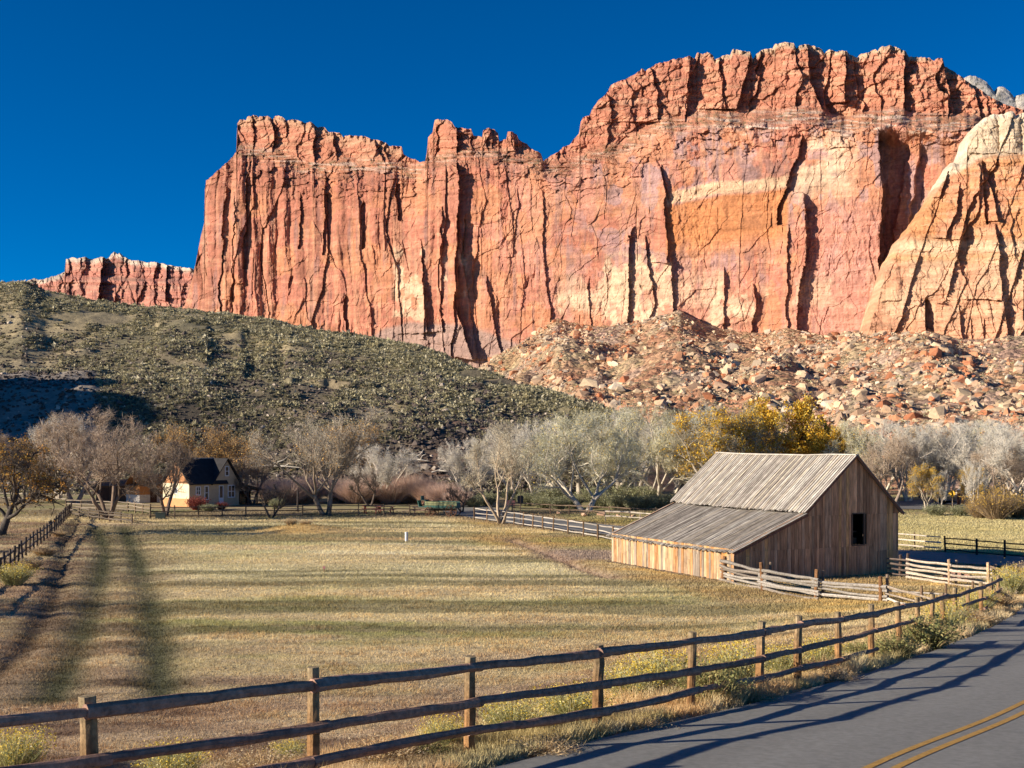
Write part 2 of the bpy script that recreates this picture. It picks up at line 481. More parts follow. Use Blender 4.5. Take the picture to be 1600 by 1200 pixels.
def cliff_mesh(name, u0, u1, du, nr, sky, base, Yfun, disp, colf, label, back=(40, 150), jag=0):
    us = np.arange(u0, u1 + du / 2, du)
    xs, ys = knots(sky); xb, yb = knots(base)
    top = np.interp(us, xs, ys) + 1.6 * (fbm(us / 4., us * 0, 3, 7) - .5) * 2; bot = np.interp(us, xb, yb)
    top = top + jag * (fbm(us / 11., us * 0, 4, 8) - .5) * 2
    t = np.linspace(0, 1, nr)[:, None]
    V_ = bot[None] * (1 - t) + np.minimum(top, bot - 2)[None] * t
    U_ = np.tile(us[None], (nr, 1))
    Y = Yfun(U_, V_) - disp(U_, V_, top[None])
    K = colf(U_, V_, top[None])
    X = (U_ - 800) / F * Y; Z = CZ + (HY - V_) / F * Y
    # rounded rim, plateau behind and back wall: the cliff is a solid mass
    X2, Y2, Z2, K2 = [X], [Y], [Z], [K]
    for dy, dz in ((3, .4), (10, -.5), (back[0], -3), (back[1], -12)):
        X2.append((X[-1] + 0 * dy)[None]); Y2.append((Y[-1] + dy)[None]); Z2.append((Z[-1] + dz)[None]); K2.append(K[-1:])
    X2.append(X2[-1]); Y2.append(Y2[-1] + 20); Z2.append(np.zeros_like(Z2[-1]) - 5); K2.append(K[-1:])
    X, Y, Z, K = np.vstack(X2), np.vstack(Y2), np.vstack(Z2), np.vstack(K2)
    o = raw(name, np.stack([X, Y, Z], -1).reshape(-1, 3), grid_faces(*X.shape), np.zeros((0, 3), int), K.reshape(-1, 3), M['cliff'])
    return tag(o, kind='structure')

# --- the main wall
SKY = [(280, 482), (288, 478), (296, 452), (303, 425), (308, 400), (314, 368), (320, 345), (317, 322), (322, 282), (331, 275), (345, 262), (358, 250), (369, 238), (371, 192), (375, 187), (384, 188), (387, 182), (400, 180),
       (404, 183), (406, 181), (419, 182), (424, 187), (427, 186), (430, 181), (440, 182), (446, 188), (449, 189), (455, 187), (466, 188), (478, 192), (487, 191), (497, 199), (506, 198), (513, 206), (530, 208), (536, 214), (545, 211), (556, 213), (571, 213), (580, 218), (595, 220), (610, 228),
       (627, 229), (629, 240), (640, 246), (655, 253), (664, 251), (667, 238), (669, 214), (676, 206), (679, 188), (684, 186), (690, 188), (698, 186), (706, 190), (711, 199), (722, 200), (736, 202), (740, 212), (753, 213), (755, 203), (764, 200), (772, 203), (778, 207), (780, 221),
       (788, 218), (791, 217), (793, 206), (800, 205), (807, 210), (811, 219), (822, 224), (830, 232), (845, 240), (849, 252), (855, 247), (862, 242), (872, 237), (880, 230), (890, 226), (896, 218), (905, 208), (908, 188), (912, 183), (921, 181), (925, 172), (934, 158), (944, 150), (951, 140), (954, 133), (970, 126), (985, 120), (999, 111), (1003, 107), (1008, 111),
       (1025, 100), (1040, 96), (1060, 91), (1078, 88), (1088, 92), (1090, 82), (1098, 85), (1105, 82), (1114, 86), (1117, 93), (1130, 86), (1143, 85), (1146, 77), (1160, 79), (1172, 80), (1177, 93), (1184, 82), (1195, 76), (1205, 75), (1210, 80), (1212, 69), (1225, 66), (1240, 67), (1245, 76), (1250, 70), (1262, 70),
       (1280, 74), (1290, 84), (1293, 79), (1300, 77), (1307, 82), (1311, 80), (1322, 79), (1330, 86), (1342, 91), (1346, 84), (1358, 81), (1368, 76), (1376, 85), (1378, 73), (1390, 71), (1402, 74), (1415, 80), (1420, 88), (1440, 90), (1450, 90), (1464, 97), (1466, 91), (1473, 91), (1476, 103), (1490, 112), (1500, 118), (1515, 130), (1530, 138), (1548, 152),
       (1575, 165), (1620, 178), (1680, 185)]
BASE = [(280, 505), (400, 520), (500, 545), (600, 565), (640, 590), (720, 610), (760, 590), (800, 570), (860, 535), (950, 540), (1060, 525), (1180, 555), (1300, 560), (1450, 560), (1680, 570)]
BENCH = knots([(280, 245), (370, 240), (430, 246), (470, 256), (560, 262), (650, 262), (668, 240), (715, 240), (730, 236), (850, 262), (900, 252), (960, 236), (1040, 200), (1080, 182), (1130, 180), (1200, 182), (1300, 186), (1400, 188), (1500, 200), (1680, 215)])
def bench_y(u):
    return np.interp(u, *BENCH) + 16 * (fbm(u / 60., u * 0, 4, 44) - .5) * 2
def Ymain(u, v):
    r = (u - 800) / F
    Y = 543.1 / (1 + .625 * r)
    pb = bench_y(u)
    h = np.maximum(0, (560 - v)) * Y / F
    Y = Y + .10 * np.minimum(h, (560 - pb) * Y / F)
    bt = np.interp(u, [280, 370, 650, 715, 850, 950, 1080, 1400, 1680], [4, 18, 20, 8, 16, 16, 24, 26, 26])
    lo_ = np.interp(u, [280, 400, 640, 700, 860, 960, 1060, 1120], [14, 34, 34, 16, 20, 40, 22, 14])
    up = np.clip((lo_ - (v - pb)) / (lo_ + 14), 0, 1) ** 1.2
    Y = Y + bt * up + .16 * np.maximum(0, pb - v) * Y / F
    # the wall turns away at its left end
    Y = Y + 16 * np.clip((345 - u) / 60, 0, 1) ** 1.6
    return Y
def dmain(u, v, top):
    pb = bench_y(u)
    wl = sst(-6, 14, v - pb); wu = sst(2, -18, v - pb)
    # vertical joints: tall slabs standing proud of one another, with broken edges
    wu_ = u + 18 * (fbm(u / 60, v / 120, 3, 3) - .5) + 5 * (fbm(u / 16, v / 44, 3, 4) - .5)
    wv_ = v + 60 * (fbm(u / 22, v / 60, 3, 5) - .5)
    amp = np.interp(u, [280, 330, 620, 740, 860, 1000, 1240, 1680], [2.1, 2.0, 1.6, 1.15, .42, .28, .34, .45])
    rough = sst(.40, .62, fbm(u / 60, v / 90, 3, 18))
    f1, f2, rid, ox, oy = voro(wu_ / 42 + .9 * fbm(u / 120, v / 200, 2, 6), wv_ / 190, 11)
    a = amp * ((rid - .5) * .9 - ox * .7)
    f1, f2, rid, ox, oy = voro(wu_ / 17, wv_ / 80, 12)
    a = a + (.05 + .5 * rough) * amp * ((rid - .5) * .9 - ox * .6)
    sm0 = np.interp(u, [780, 880], [1, .3])
    fl = fbm(wu_ / 22, v / 260, 3, 20); fs = fbm(wu_ / 8, v / 120, 3, 22)
    a = a + amp * (2.6 * (fl - .5) + 1.5 * sm0 * (fs - .5) * (.4 + rough))
    # flakes spalled off the face: flat plates with angular edges
    for k_, (cu, cv, h_) in enumerate([(46, 58, .55), (24, 30, .38), (11, 15, .30)]):
        f1, f2, rid, ox, oy = voro((u + .25 * v + 9 * (fbm(u / 24, v / 24, 2, 200 + k_) - .5)) / cu, (v + 9 * (fbm(u / 24, v / 24, 2, 210 + k_) - .5)) / cv, 220 + k_)
        a = a + np.interp(u, [780, 900], [1.4, .95]) * h_ * ((rid - .5) - .5 * ox - .35 * oy) * sst(.42, .64, fbm(u / 70, v / 60, 3, 230 + k_))
    f1, f2, rid, ox, oy = voro(wu_ / 7, v / 18 + .6 * fbm(u / 9, v / 9, 2, 21), 13)
    a = a + .30 * (.3 + amp * .3) * (rid - .5) * rough
    sm = np.interp(u, [800, 880, 1480, 1560], [1, .5, .5, 1])
    a = a + sm * (fbm(u / 10, v / 30, 5, 15) - .5) + np.interp(u, [780, 900], [.5, .6]) * (fbm(u / 60, v / 5, 4, 16) - .5) + 1.4 * (fbm(u / 26, v / 22, 4, 10) - .5) + .7 * (fbm(u / 5, v / 6, 3, 23) - .5) * (.3 + rough)
    # isolated thin cracks
    ck = np.abs(fbm(wu_ / 44, v / 330, 2, 24) - .5)
    a = a - 1.1 * np.exp(-(ck / .005) ** 2) * sst(.56, .66, fbm(u / 40, v / 30, 3, 25))
    # broken ledges just under the rim of the lower wall
    cu_ = u + 9 * (fbm(u / 14, v / 8, 3, 26) - .5) * 2; cv_ = v + 8 * (fbm(u / 18, v / 14, 3, 27) - .5) * 2
    f1, f2, rid, ox, oy = voro(cu_ / 19, cv_ / 8.5, 17)
    capw = np.interp(u, [280, 640, 700, 850, 1000, 1230, 1300, 1680], [30, 30, 26, 26, 44, 30, 26, 26])
    cap = np.exp(-((v - pb - 20) / capw) ** 2) * np.interp(u, [280, 640, 700, 850, 1000, 1680], [1, 1, .45, .6, .7, .7])
    a = a + cap * (2.6 * (rid - .5) - .8 * oy + 1.8 * (fbm(u / 12, v / 10, 4, 28) - .5) * 2)
    # columns of the left prow
    a = a + np.exp(-((u - 375) / 75) ** 2) * 2.6 * (np.abs(np.mod(wu_ / 23 + .3, 1) - .5) * -3 + .7)
    for rows, p, pr in [
        ([(250, 660, 716), (290, 650, 719), (350, 642, 713), (420, 632, 711), (480, 622, 712), (560, 630, 736)], 8.5, 'wedge'),
        ([(322, 672, 690), (360, 660, 688), (420, 652, 690), (520, 648, 692)], 2.6, 'wedge'),
        ([(372, 648, 656), (400, 640, 660), (450, 622, 662), (520, 612, 668)], 3.6, 'wedge'),
        ([(388, 708, 716), (420, 702, 726), (480, 690, 735), (560, 688, 742)], 4.6, 'round'),
        ([(330, 728, 792), (420, 716, 760), (560, 705, 735)], -3.0, 'left'),
        ([(440, 655, 664), (530, 652, 662)], 2.5, 'wedge'),
        ([(430, 738, 760), (520, 738, 775), (560, 740, 785)], 3.2, 'wedge'),
        ([(292, 793, 812), (345, 780, 806), (400, 768, 800)], 1.6, 'wedge'),
        ([(298, 812, 848), (420, 808, 850), (530, 806, 866)], 2.2, 'wedge'),
        ([(255, 1012, 1032), (300, 1010, 1039), (350, 1012, 1040), (412, 1018, 1043)], 5.2, 'wedge'),
        ([(356, 984, 994), (372, 972, 984), (440, 955, 984), (500, 942, 983), (530, 930, 981)], 5.6, 'wedge'),
        ([(368, 992, 1008), (430, 988, 1017), (470, 985, 1020), (530, 984, 1012)], 3.6, 'wedge'),
        ([(396, 1034, 1046), (420, 1024, 1050), (500, 1014, 1053), (530, 1010, 1056)], 4.6, 'wedge'),
        ([(416, 1124, 1132), (460, 1118, 1130), (515, 1108, 1128)], 3.0, 'wedge'),
        ([(444, 1163, 1178), (470, 1130, 1181), (540, 1102, 1172)], 4.2, 'wedge'),
        ([(430, 898, 920), (470, 885, 921), (520, 872, 924)], 2.0, 'wedge'),
        ([(300, 1215, 1255), (345, 1205, 1258), (380, 1210, 1258), (440, 1204, 1250), (500, 1194, 1246), (545, 1190, 1250)], 7.5, 'wedge'),
        ([(350, 1204, 1232), (440, 1202, 1228), (545, 1190, 1232)], 2.8, 'wedge'),
        ([(205, 1252, 1276), (260, 1243, 1266), (300, 1226, 1254), (350, 1212, 1240)], -6.0, 'left'),
        ([(205, 1278, 1380), (400, 1262, 1382), (540, 1256, 1400)], 3.2, 'wedge'),
        ([(200, 1372, 1560), (300, 1378, 1560), (450, 1372, 1560)], -15.0, 'left'),
        ([(225, 1420, 1440), (330, 1400, 1425), (430, 1392, 1410)], 3.5, 'box'),
        ([(310, 566, 584), (350, 565, 586), (390, 566, 580)], -3.6, 'left'),
        ([(285, 618, 642), (345, 622, 640)], -4.0, 'left'),
        ([(300, 512, 530), (400, 505, 526)], -3.2, 'left'),
        ([(300, 470, 482), (390, 466, 480)], -3.0, 'left'),
        ([(460, 540, 556), (520, 538, 556)], -4.0, 'left'),
        ([(262, 385, 396), (420, 378, 390)], -2.5, 'left'), ([(290, 330, 352), (420, 322, 345), (500, 312, 340)], 3.5, 'wedge'), ([(300, 352, 366), (470, 344, 360)], 3, 'wedge'), ([(270, 366, 384), (440, 360, 380)], 3, 'wedge'),
        ([(430, 452, 472), (450, 450, 460)], -2.2, 'left'),
    ]:
        wob = 4 * (fbm(u / 34, v / 30, 2, 19) - .5) * 2 + 2.2 * (fbm(u / 7, v / 9, 3, 9) - .5) * 2
        k = np.interp(rows[0][1], [600, 720, 860, 1300, 1360], [.8, .8, .62, .62, 1])
        a = a + k * fin(u + wob, v + wob, rows, p, pr)
    # upper tier: blocky towers with gaps, stepped by the bedding
    f1, f2, rid, ox, oy = voro(wu_ / 44 + .8 * fbm(u / 60, v / 40, 3, 35), v / 260, 31)
    b = 2.2 * ((rid - .5) - ox * .9)
    b = b + 2.4 * (fbm(wu_ / 24, v / 120, 3, 28) - .5)
    for k_, (cu, cv, h_) in enumerate([(40, 26, 1.3), (18, 14, .8), (9, 8, .5)]):
        f1, f2, rid, ox, oy = voro((u + 12 * (fbm(u / 20, v / 16, 2, 240 + k_) - .5)) / cu, (v + 8 * (fbm(u / 24, v / 14, 2, 250 + k_) - .5)) / cv, 260 + k_)
        b = b + h_ * .85 * ((rid - .5) - .6 * ox - .35 * oy)
    bedv = v + 3.5 * (fbm(u / 50, v / 30, 3, 36) - .5) * 2 + .02 * (u - 1200)
    f1, f2, rid, ox, oy = voro(wu_ / 26, bedv / 11, 32, .7)
    b = b + 1.3 * (rid - .5) * sst(.35, .6, fbm(u / 45, v / 30, 3, 30)) + .9 * (vn(u / 70, bedv / 6.5, 29) - .5)
    b = b + 1.3 * (fbm(u / 60, v / 4, 3, 33) - .5) + 2.4 * (fbm(u / 9, v / 12, 5, 34) - .5)
    for rows, p in [([(80, 955, 1080), (170, 925, 1072), (190, 925, 1072)], 6), ([(75, 1108, 1174), (120, 1104, 1166), (170, 1085, 1150)], 7), ([(60, 1188, 1263), (120, 1182, 1266), (180, 1160, 1290)], 8),
                    ([(70, 1294, 1322), (160, 1297, 1322)], 7), ([(68, 1348, 1412), (180, 1345, 1412)], 7), ([(80, 1412, 1472), (180, 1405, 1490)], 5), ([(175, 372, 392), (246, 368, 398)], 4), ([(175, 396, 424), (246, 396, 426)], 6), ([(175, 427, 446), (215, 427, 446)], 3),
                    ([(180, 449, 490), (256, 448, 492)], 6), ([(190, 541, 570), (262, 548, 606)], 4), ([(180, 666, 711), (262, 664, 714)], 7), ([(195, 753, 768), (232, 752, 770)], 3), ([(200, 792, 802), (236, 786, 806)], 4)]:
        wob = 4 * (fbm(u / 30, v / 26, 2, 37) - .5) * 2 + 2 * (fbm(u / 7, v / 9, 3, 9) - .5) * 2
        b = b + .75 * fin(u + wob, v, rows, p, 'wedge')
    b = b - 3 * sst(7, 0, v - top) * sst(.3, .6, fbm(u / 6, u * 0, 2, 38))        # rounded knobs on the rim
    # rubble on the bench
    bench = np.exp(-((v - pb - 1) / 11) ** 2)
    f1, f2, rid, ox, oy = voro(u / 9 + fbm(u / 7, v / 7, 2, 42), v / 5 + fbm(u / 9, v / 5, 2, 43), 39)
    return a * wl + b * wu + bench * (1.5 * (rid - .5) + 2.0 * (fbm(u / 20, v / 2.5, 3, 40) - .5) * 2)
def cmain(u, v, top):
    pb = bench_y(u)
    n1 = fbm(u / 55, v / 75, 4, 51); n2 = fbm(u / 13, v / 40, 4, 52); n3 = fbm(u / 6, v / 90, 3, 53); n4 = fbm(u / 30, v / 5, 4, 54)
    c = np.tile(np.array(RED), u.shape + (1,))
    c = mixc(c, PINK, sst(.40, .6, n1) * sst(640, 900, u + 60 * n2) * .9 + .25)
    c = mixc(c, ORANGE, sst(.52, .60, fbm(u / 40, v / 45, 5, 55)) * .65)
    # desert varnish runs down the face
    lw = sst(0, 20, v - pb)
    c = mixc(c, VARN, lw * sst(.54, .72, n3 * .6 + n2 * .4) * .7)
    c = mixc(c, (.36, .24, .235), lw * sst(.53, .59, fbm(u / 26, v / 34, 5, 56)) * sst(820, 980, u) * sst(480, 380, v) * .75)
    c = mixc(c, DKRED, lw * sst(.56, .63, fbm(u / 20, v / 60, 5, 57)) * sst(760, 560, u) * .75)
    c = mixc(c, (.54, .275, .165), lw * sst(.55, .7, fbm(u / 5, v / 120, 3, 58)) * .5)
    c = mixc(c, (.55, .30, .185), sst(.55, .7, n4) * .3)
    # broken dark caprock under the left rim
    c = mixc(c, DKRED, np.exp(-((v - pb - 40) / 36) ** 2) * sst(680, 560, u) * (.3 + .7 * sst(.4, .6, n2)) * .8)
    # orange panel and cream band right of the deep crack
    w6 = 9 * (fbm(u / 16, v / 30, 3, 59) - .5)
    yb = np.interp(u, [1040, 1080, 1130, 1180, 1230], [312, 302, 292, 290, 282])
    inb = sst(1038, 1044, u) * sst(1236, 1226, u + w6)
    c = mixc(c, (.52, .21, .08), inb * sst(-2, 6, v - yb - 10) * sst(118, 70, v - yb + 2 * w6) * .85)
    c = mixc(c, (.65, .43, .27), inb * sst(-11, -6, v - yb + w6 * .8) * sst(13, 8, v - yb + w6 * .5) * .95)
    c = mixc(c, VARN, inb * sst(-50, -35, v - yb) * sst(-8, -16, v - yb + w6) * sst(.42, .55, n2) * .6)
    # cream scar beside the right alcove
    sc = sst(1238, 1262, u + .35 * (v - 260) + w6) * sst(1352, 1312, u + w6 * 2) * sst(196, 226, v) * sst(322, 282, v + w6 * 2)
    c = mixc(c, (.66, .47, .32), sc * sst(.42, .58, .5 * n1 + .5 * fbm(u / 24, v / 16, 4, 60) + .04) * .85)
    c = mixc(c, (.52, .25, .19), sst(1262, 1290, u) * sst(1392, 1370, u) * sst(300, 340, v) * .7)
    # cream pinnacles and low benches
    for x0, x1, y0, y1 in [(612, 668, 385, 505), (690, 736, 390, 470), (935, 1000, 395, 545), (990, 1055, 375, 545), (868, 940, 455, 490), (1105, 1182, 455, 545), (925, 1060, 470, 500), (1110, 1185, 478, 506)]:
        k = sst(x0 - 3, x0 + 7, u + w6) * sst(x1 + 3, x1 - 7, u + w6) * sst(y0 - 8, y0 + 12, v + w6) * sst(y1 + 6, y1 - 8, v)
        c = mixc(c, CREAM, k * (.1 + .8 * sst(.47, .54, .5 * n1 + .5 * fbm(u / 12, v / 14, 5, 62))))
    c = mixc(c, CREAM, sst(486, 470, v) * sst(420, 445, v + w6) * sst(.5, .58, n1) * sst(860, 900, u) * .55)
    rm = np.clip(sst(1350, 1400, u + .3 * (450 - v) + 2 * w6), 0, 1) * sst(395, 430, v)
    c = mixc(c, (.61, .40, .26), rm * .75)
    # purplish shale at the foot
    ft = np.interp(u, [280, 560, 600, 640, 680, 720, 780, 820, 900], [540, 540, 512, 503, 504, 506, 524, 540, 560])
    c = mixc(c, (.33, .235, .20), sst(-3, 6, v - ft + w6 * .6) * .85)
    # upper tier: paler strata, cream caprock
    uw = sst(4, -14, v - pb)
    cu = mixc(np.tile(np.array((.45, .185, .115)), u.shape + (1,)), (.55, .31, .195), sst(.48, .62, n4) * .7)
    cu = mixc(cu, (.34, .14, .09), sst(.55, .7, n2) * .5)
    c = c * (1 - .85 * uw)[..., None] + .85 * uw[..., None] * cu
    c = mixc(c, (.54, .38, .25), sst(10, 3, v - top - 5 * (n2 - .5)) * sst(1060, 1150, u) * sst(1470, 1420, u) * .9)
    c = mixc(c, (.52, .34, .21), sst(18, 6, v - top) * sst(640, 600, u) * sst(365, 375, u) * .5)
    # bench rubble and its white ledges
    bn = np.exp(-((v - pb) / 12) ** 2)
    c = mixc(c, (.42, .21, .125), bn * .6)
    c = mixc(c, (.66, .60, .50), bn * sst(.54, .62, fbm(u / 26, v / 2.6, 4, 66)) * np.interp(u, [280, 430, 640, 700, 860, 1000, 1120, 1500], [.1, .4, .4, .2, .3, .3, .5, .5]))
    c = mixc(c, (.14, .13, .07), bn * sst(.62, .7, fbm(u / 4, v / 3, 2, 67)) * .6)
    pb2 = pb + 14
    c = mixc(c, (.66, .58, .47), np.exp(-((v - pb2) / 5) ** 2) * sst(1040, 1140, u) * sst(1500, 1440, u) * sst(.55, .63, fbm(u / 24, v / 4, 4, 68)) * .7)
    return np.clip(c * (.84 + .32 * fbm(u / 3, v / 6, 3, 69))[..., None], .02, .9)
cliff_mesh('red_cliff', 282, 1660, 1.0, 470, SKY, BASE, Ymain, dmain, cmain, '')

# --- the pale butte standing in front at the right
SKY2 = [(1340, 560), (1356, 520), (1366, 486), (1374, 455), (1384, 420), (1392, 402), (1404, 382), (1422, 356), (1440, 333), (1456, 310), (1470, 288), (1482, 268), (1489, 256), (1498, 252), (1510, 246), (1512, 226), (1516, 212), (1524, 203), (1528, 196), (1538, 190),
        (1542, 185), (1552, 181), (1562, 184), (1568, 180), (1580, 178), (1590, 181), (1594, 177), (1605, 176), (1640, 172), (1700, 168), (1760, 175)]
BASE2 = [(1340, 575), (1450, 575), (1760, 580)]
def Y2f(u, v):
    r = (u - 800) / F
    Y = 505.0 / (1 + .625 * r)
    h = np.maximum(0, 560 - v) * Y / F
    return Y + .13 * h + 20 * np.clip((1440 - u + (v - 400) * -.5) / 90, 0, 1) ** 2 + 6 * sst(6, -8, v - np.interp(u, [1500, 1535, 1570, 1760], [262, 244, 242, 242]))
def d2f(u, v, top):
    wob = 6 * (fbm(u / 26, v / 30, 2, 84) - .5) + 2.5 * (fbm(u / 8, v / 9, 3, 89) - .5)
    f1, f2, rid, ox, oy = voro((u + .35 * (v - 400) + .8 * wob) / 40, (v + 4 * wob) / 150, 81)
    a = 1.2 * ((rid - .5) * 1.1 - ox * .8)
    f1, f2, rid, ox, oy = voro((u + 2 * wob) / 14, (v + 2 * wob) / 32, 82)
    a = a + .6 * (rid - .5) * sst(.42, .6, fbm(u / 40, v / 40, 3, 86)) + .7 * (fbm(u / 50, v / 5, 3, 83) - .5) + .6 * (fbm(u / 9, v / 14, 4, 85) - .5)
    for k_, (cu, cv, h_) in enumerate([(42, 50, 1.0), (20, 26, .7), (9, 11, .4)]):
        f1, f2, rid, ox, oy = voro((u - .3 * v + 9 * (fbm(u / 24, v / 24, 2, 270 + k_) - .5)) / cu, (v + 9 * (fbm(u / 24, v / 24, 2, 280 + k_) - .5)) / cv, 290 + k_)
        a = a + h_ * .55 * ((rid - .5) - .5 * ox - .35 * oy)
    a = a + 1.1 * (fbm(u / 14, v / 18, 5, 87) - .5) + .9 * (fbm(u / 50, v / 4.5, 4, 88) - .5)
    for rows, p, pr in [([(258, 1510, 1530), (300, 1520, 1552), (345, 1535, 1560)], 4, 'wedge'), ([(262, 1505, 1534), (330, 1488, 1530), (375, 1470, 1500)], 2.5, 'wedge'), ([(285, 1476, 1501), (330, 1462, 1494), (372, 1456, 1478)], 4, 'wedge'),
                        ([(250, 1536, 1558), (350, 1540, 1556)], -4, 'left'), ([(350, 1490, 1512), (470, 1478, 1472 + 5), (475, 1460, 1472)], 3.5, 'wedge'), ([(350, 1520, 1556), (395, 1512, 1562), (470, 1500, 1566)], 4.5, 'wedge'),
                        ([(466, 1520, 1570), (532, 1515, 1573)], 5.0, 'wedge'), ([(470, 1425, 1446), (530, 1420, 1448)], 4, 'wedge'), ([(466, 1446, 1463), (521, 1447, 1462)], -6, 'left'), ([(478, 1470, 1500), (528, 1468, 1503)], 3, 'wedge'),
                        ([(500, 1519, 1533), (530, 1519, 1533)], -1.5, 'left'), ([(498, 1538, 1550), (532, 1538, 1552)], -1.5, 'left'), ([(400, 1580, 1600), (530, 1575, 1598)], 3, 'wedge'), ([(390, 1600, 1640), (540, 1600, 1650)], 3, 'wedge'),
                        ([(405, 1378, 1408), (470, 1376, 1410)], 2, 'round'), ([(180, 1512, 1560), (240, 1515, 1562)], 3, 'round'), ([(175, 1565, 1592), (240, 1562, 1596)], 3, 'round')]:
        a = a + .6 * fin(u + wob, v + wob, rows, p, pr)
    return a - 2 * sst(8, 0, v - top) ** 2
def c2f(u, v, top):
    n1 = fbm(u / 40, v / 40, 4, 91); n2 = fbm(u / 10, v / 26, 4, 92); n4 = fbm(u / 45, v / 4.5, 4, 93)
    w6 = 9 * (fbm(u / 16, v / 30, 3, 94) - .5)
    c = np.tile(np.array((.55, .265, .125)), u.shape + (1,))
    c = mixc(c, (.50, .225, .14), sst(.48, .62, n1) * .6)
    c = mixc(c, (.60, .39, .26), sst(372, 396, v + w6) * .8)
    c = mixc(c, (.54, .27, .16), sst(372, 396, v) * sst(.47, .58, n1) * .75)
    c = mixc(c, (.56, .31, .15), np.exp(-((v - 402 - w6) / 7) ** 2) * .8)
    c = mixc(c, (.64, .46, .30), np.exp(-((v - 384 - w6 * .6) / 9) ** 2) * sst(1380, 1420, u) * .9)
    c = mixc(c, (.54, .29, .165), sst(.52, .64, n2) * sst(440, 470, v) * .55)
    c = mixc(c, (.36, .19, .10), sst(.58, .7, n2) * sst(340, 260, v) * sst(240, 262, v) * .6)
    cap = sst(4, -5, v - np.interp(u, [1400, 1430, 1480, 1500, 1535, 1570, 1760], [350, 325, 278, 266, 247, 242, 242]) + w6 * .7)
    c = mixc(c, (.55, .44, .31), cap * .95)
    c = mixc(c, (.62, .50, .37), cap * sst(.5, .6, n4) * .6)
    c = mixc(c, (.66, .55, .43), sst(9, 2, v - top) * sst(1450, 1490, u) * .8)
    c = mixc(c, (.58, .40, .25), sst(.54, .68, n4) * .4)
    return np.clip(c * (.85 + .3 * fbm(u / 3, v / 5, 3, 95))[..., None], .02, .9)
cliff_mesh('pale_butte', 1342, 1750, 1.0, 330, SKY2, BASE2, Y2f, d2f, c2f, '', back=(12, 26), jag=7)

# --- white domes above and behind the right shoulder
SKY3 = [(1490, 175), (1500, 135), (1507, 121), (1518, 118), (1530, 121), (1542, 128), (1551, 140), (1556, 146), (1562, 136), (1568, 135), (1578, 144), (1586, 154), (1590, 150), (1600, 147), (1614, 150), (1625, 160), (1640, 150), (1680, 140), (1740, 160)]
def d3f(u, v, top):
    f1, f2, rid, ox, oy = voro(u / 26, v / 30, 101)
    return 6 * (.5 - f1 ** 2) - 4 * sst(9, 0, v - top) ** 2 + 2 * (fbm(u / 9, v / 4, 4, 102) - .5)
def c3f(u, v, top):
    c = np.tile(np.array((.56, .51, .44)), u.shape + (1,))
    c = mixc(c, (.40, .36, .32), sst(.5, .66, fbm(u / 9, v / 3, 4, 103)) * .8)
    c = mixc(c, (.12, .13, .08), sst(.64, .7, fbm(u / 3, v / 3, 3, 104)) * .7)
    return mixc(c, (.45, .22, .14), sst(160, 185, v) * .7)
cliff_mesh('white_domes', 1490, 1740, 1.5, 60, SKY3, [(1490, 235), (1740, 235)], lambda u, v: 640 + (235 - v) * .8 + 0 * u, d3f, c3f, '')

# --- the far cliff at the left
SKY4 = [(-80, 470), (0, 446), (20, 442), (28, 438), (40, 440), (52, 435), (62, 438), (80, 433), (94, 428), (101, 424), (103, 404), (112, 402), (122, 404), (132, 402), (145, 405), (154, 403), (157, 401), (166, 404), (171, 402), (174, 397), (178, 394), (183, 398), (186, 396), (190, 402), (196, 403), (205, 407), (215, 407), (228, 410), (240, 410),
        (252, 411), (266, 415), (282, 417), (296, 419), (303, 420), (308, 405), (313, 396), (322, 392), (340, 400), (380, 420)]
def Y4f(u, v):
    return 1050 - .35 * (u - 100) + (490 - v) * .35 + 14 * sst(4, -4, v - (432 + .04 * (u - 100)))
def d4f(u, v, top):
    wob = 4 * (fbm(u / 9, v / 9, 3, 114) - .5)
    f1, f2, rid, ox, oy = voro((u + wob) / 22, (v + wob) / 40, 111)
    a = 3 * ((rid - .5) - ox) + 12 * (fbm(u / 14, v / 60, 4, 116) - .5)
    f1, f2, rid, ox, oy = voro((u + wob) / 9, v / 13, 112)
    return a + 2 * (rid - .5 - .5 * ox) + 5 * (fbm(u / 60, v / 5, 3, 115) - .5) + 3 * (fbm(u / 40, v / 3, 3, 113) - .5) + fin(u + wob, v, [(396, 150, 162), (430, 140, 158), (490, 128, 150)], 14) + fin(u, v + wob, [(400, 250, 262), (470, 245, 258)], 9)
def c4f(u, v, top):
    c = np.tile(np.array((.43, .185, .135)), u.shape + (1,))
    c = mixc(c, (.47, .27, .19), sst(.5, .64, fbm(u / 30, v / 4, 4, 121)) * .6)
    c = mixc(c, (.25, .12, .10), sst(.52, .66, fbm(u / 10, v / 14, 4, 122)) * .6)
    c = mixc(c, (.52, .44, .35), sst(10, 3, v - top + 4 * (fbm(u / 5, v / 5, 2, 123) - .5)) * .85)
    c = mixc(c, (.52, .46, .38), sst(300, 312, u) * .9)
    return c
cliff_mesh('far_cliff', -80, 380, 1.0, 110, SKY4, [(-80, 510), (380, 510)], Y4f, d4f, c4f, '')

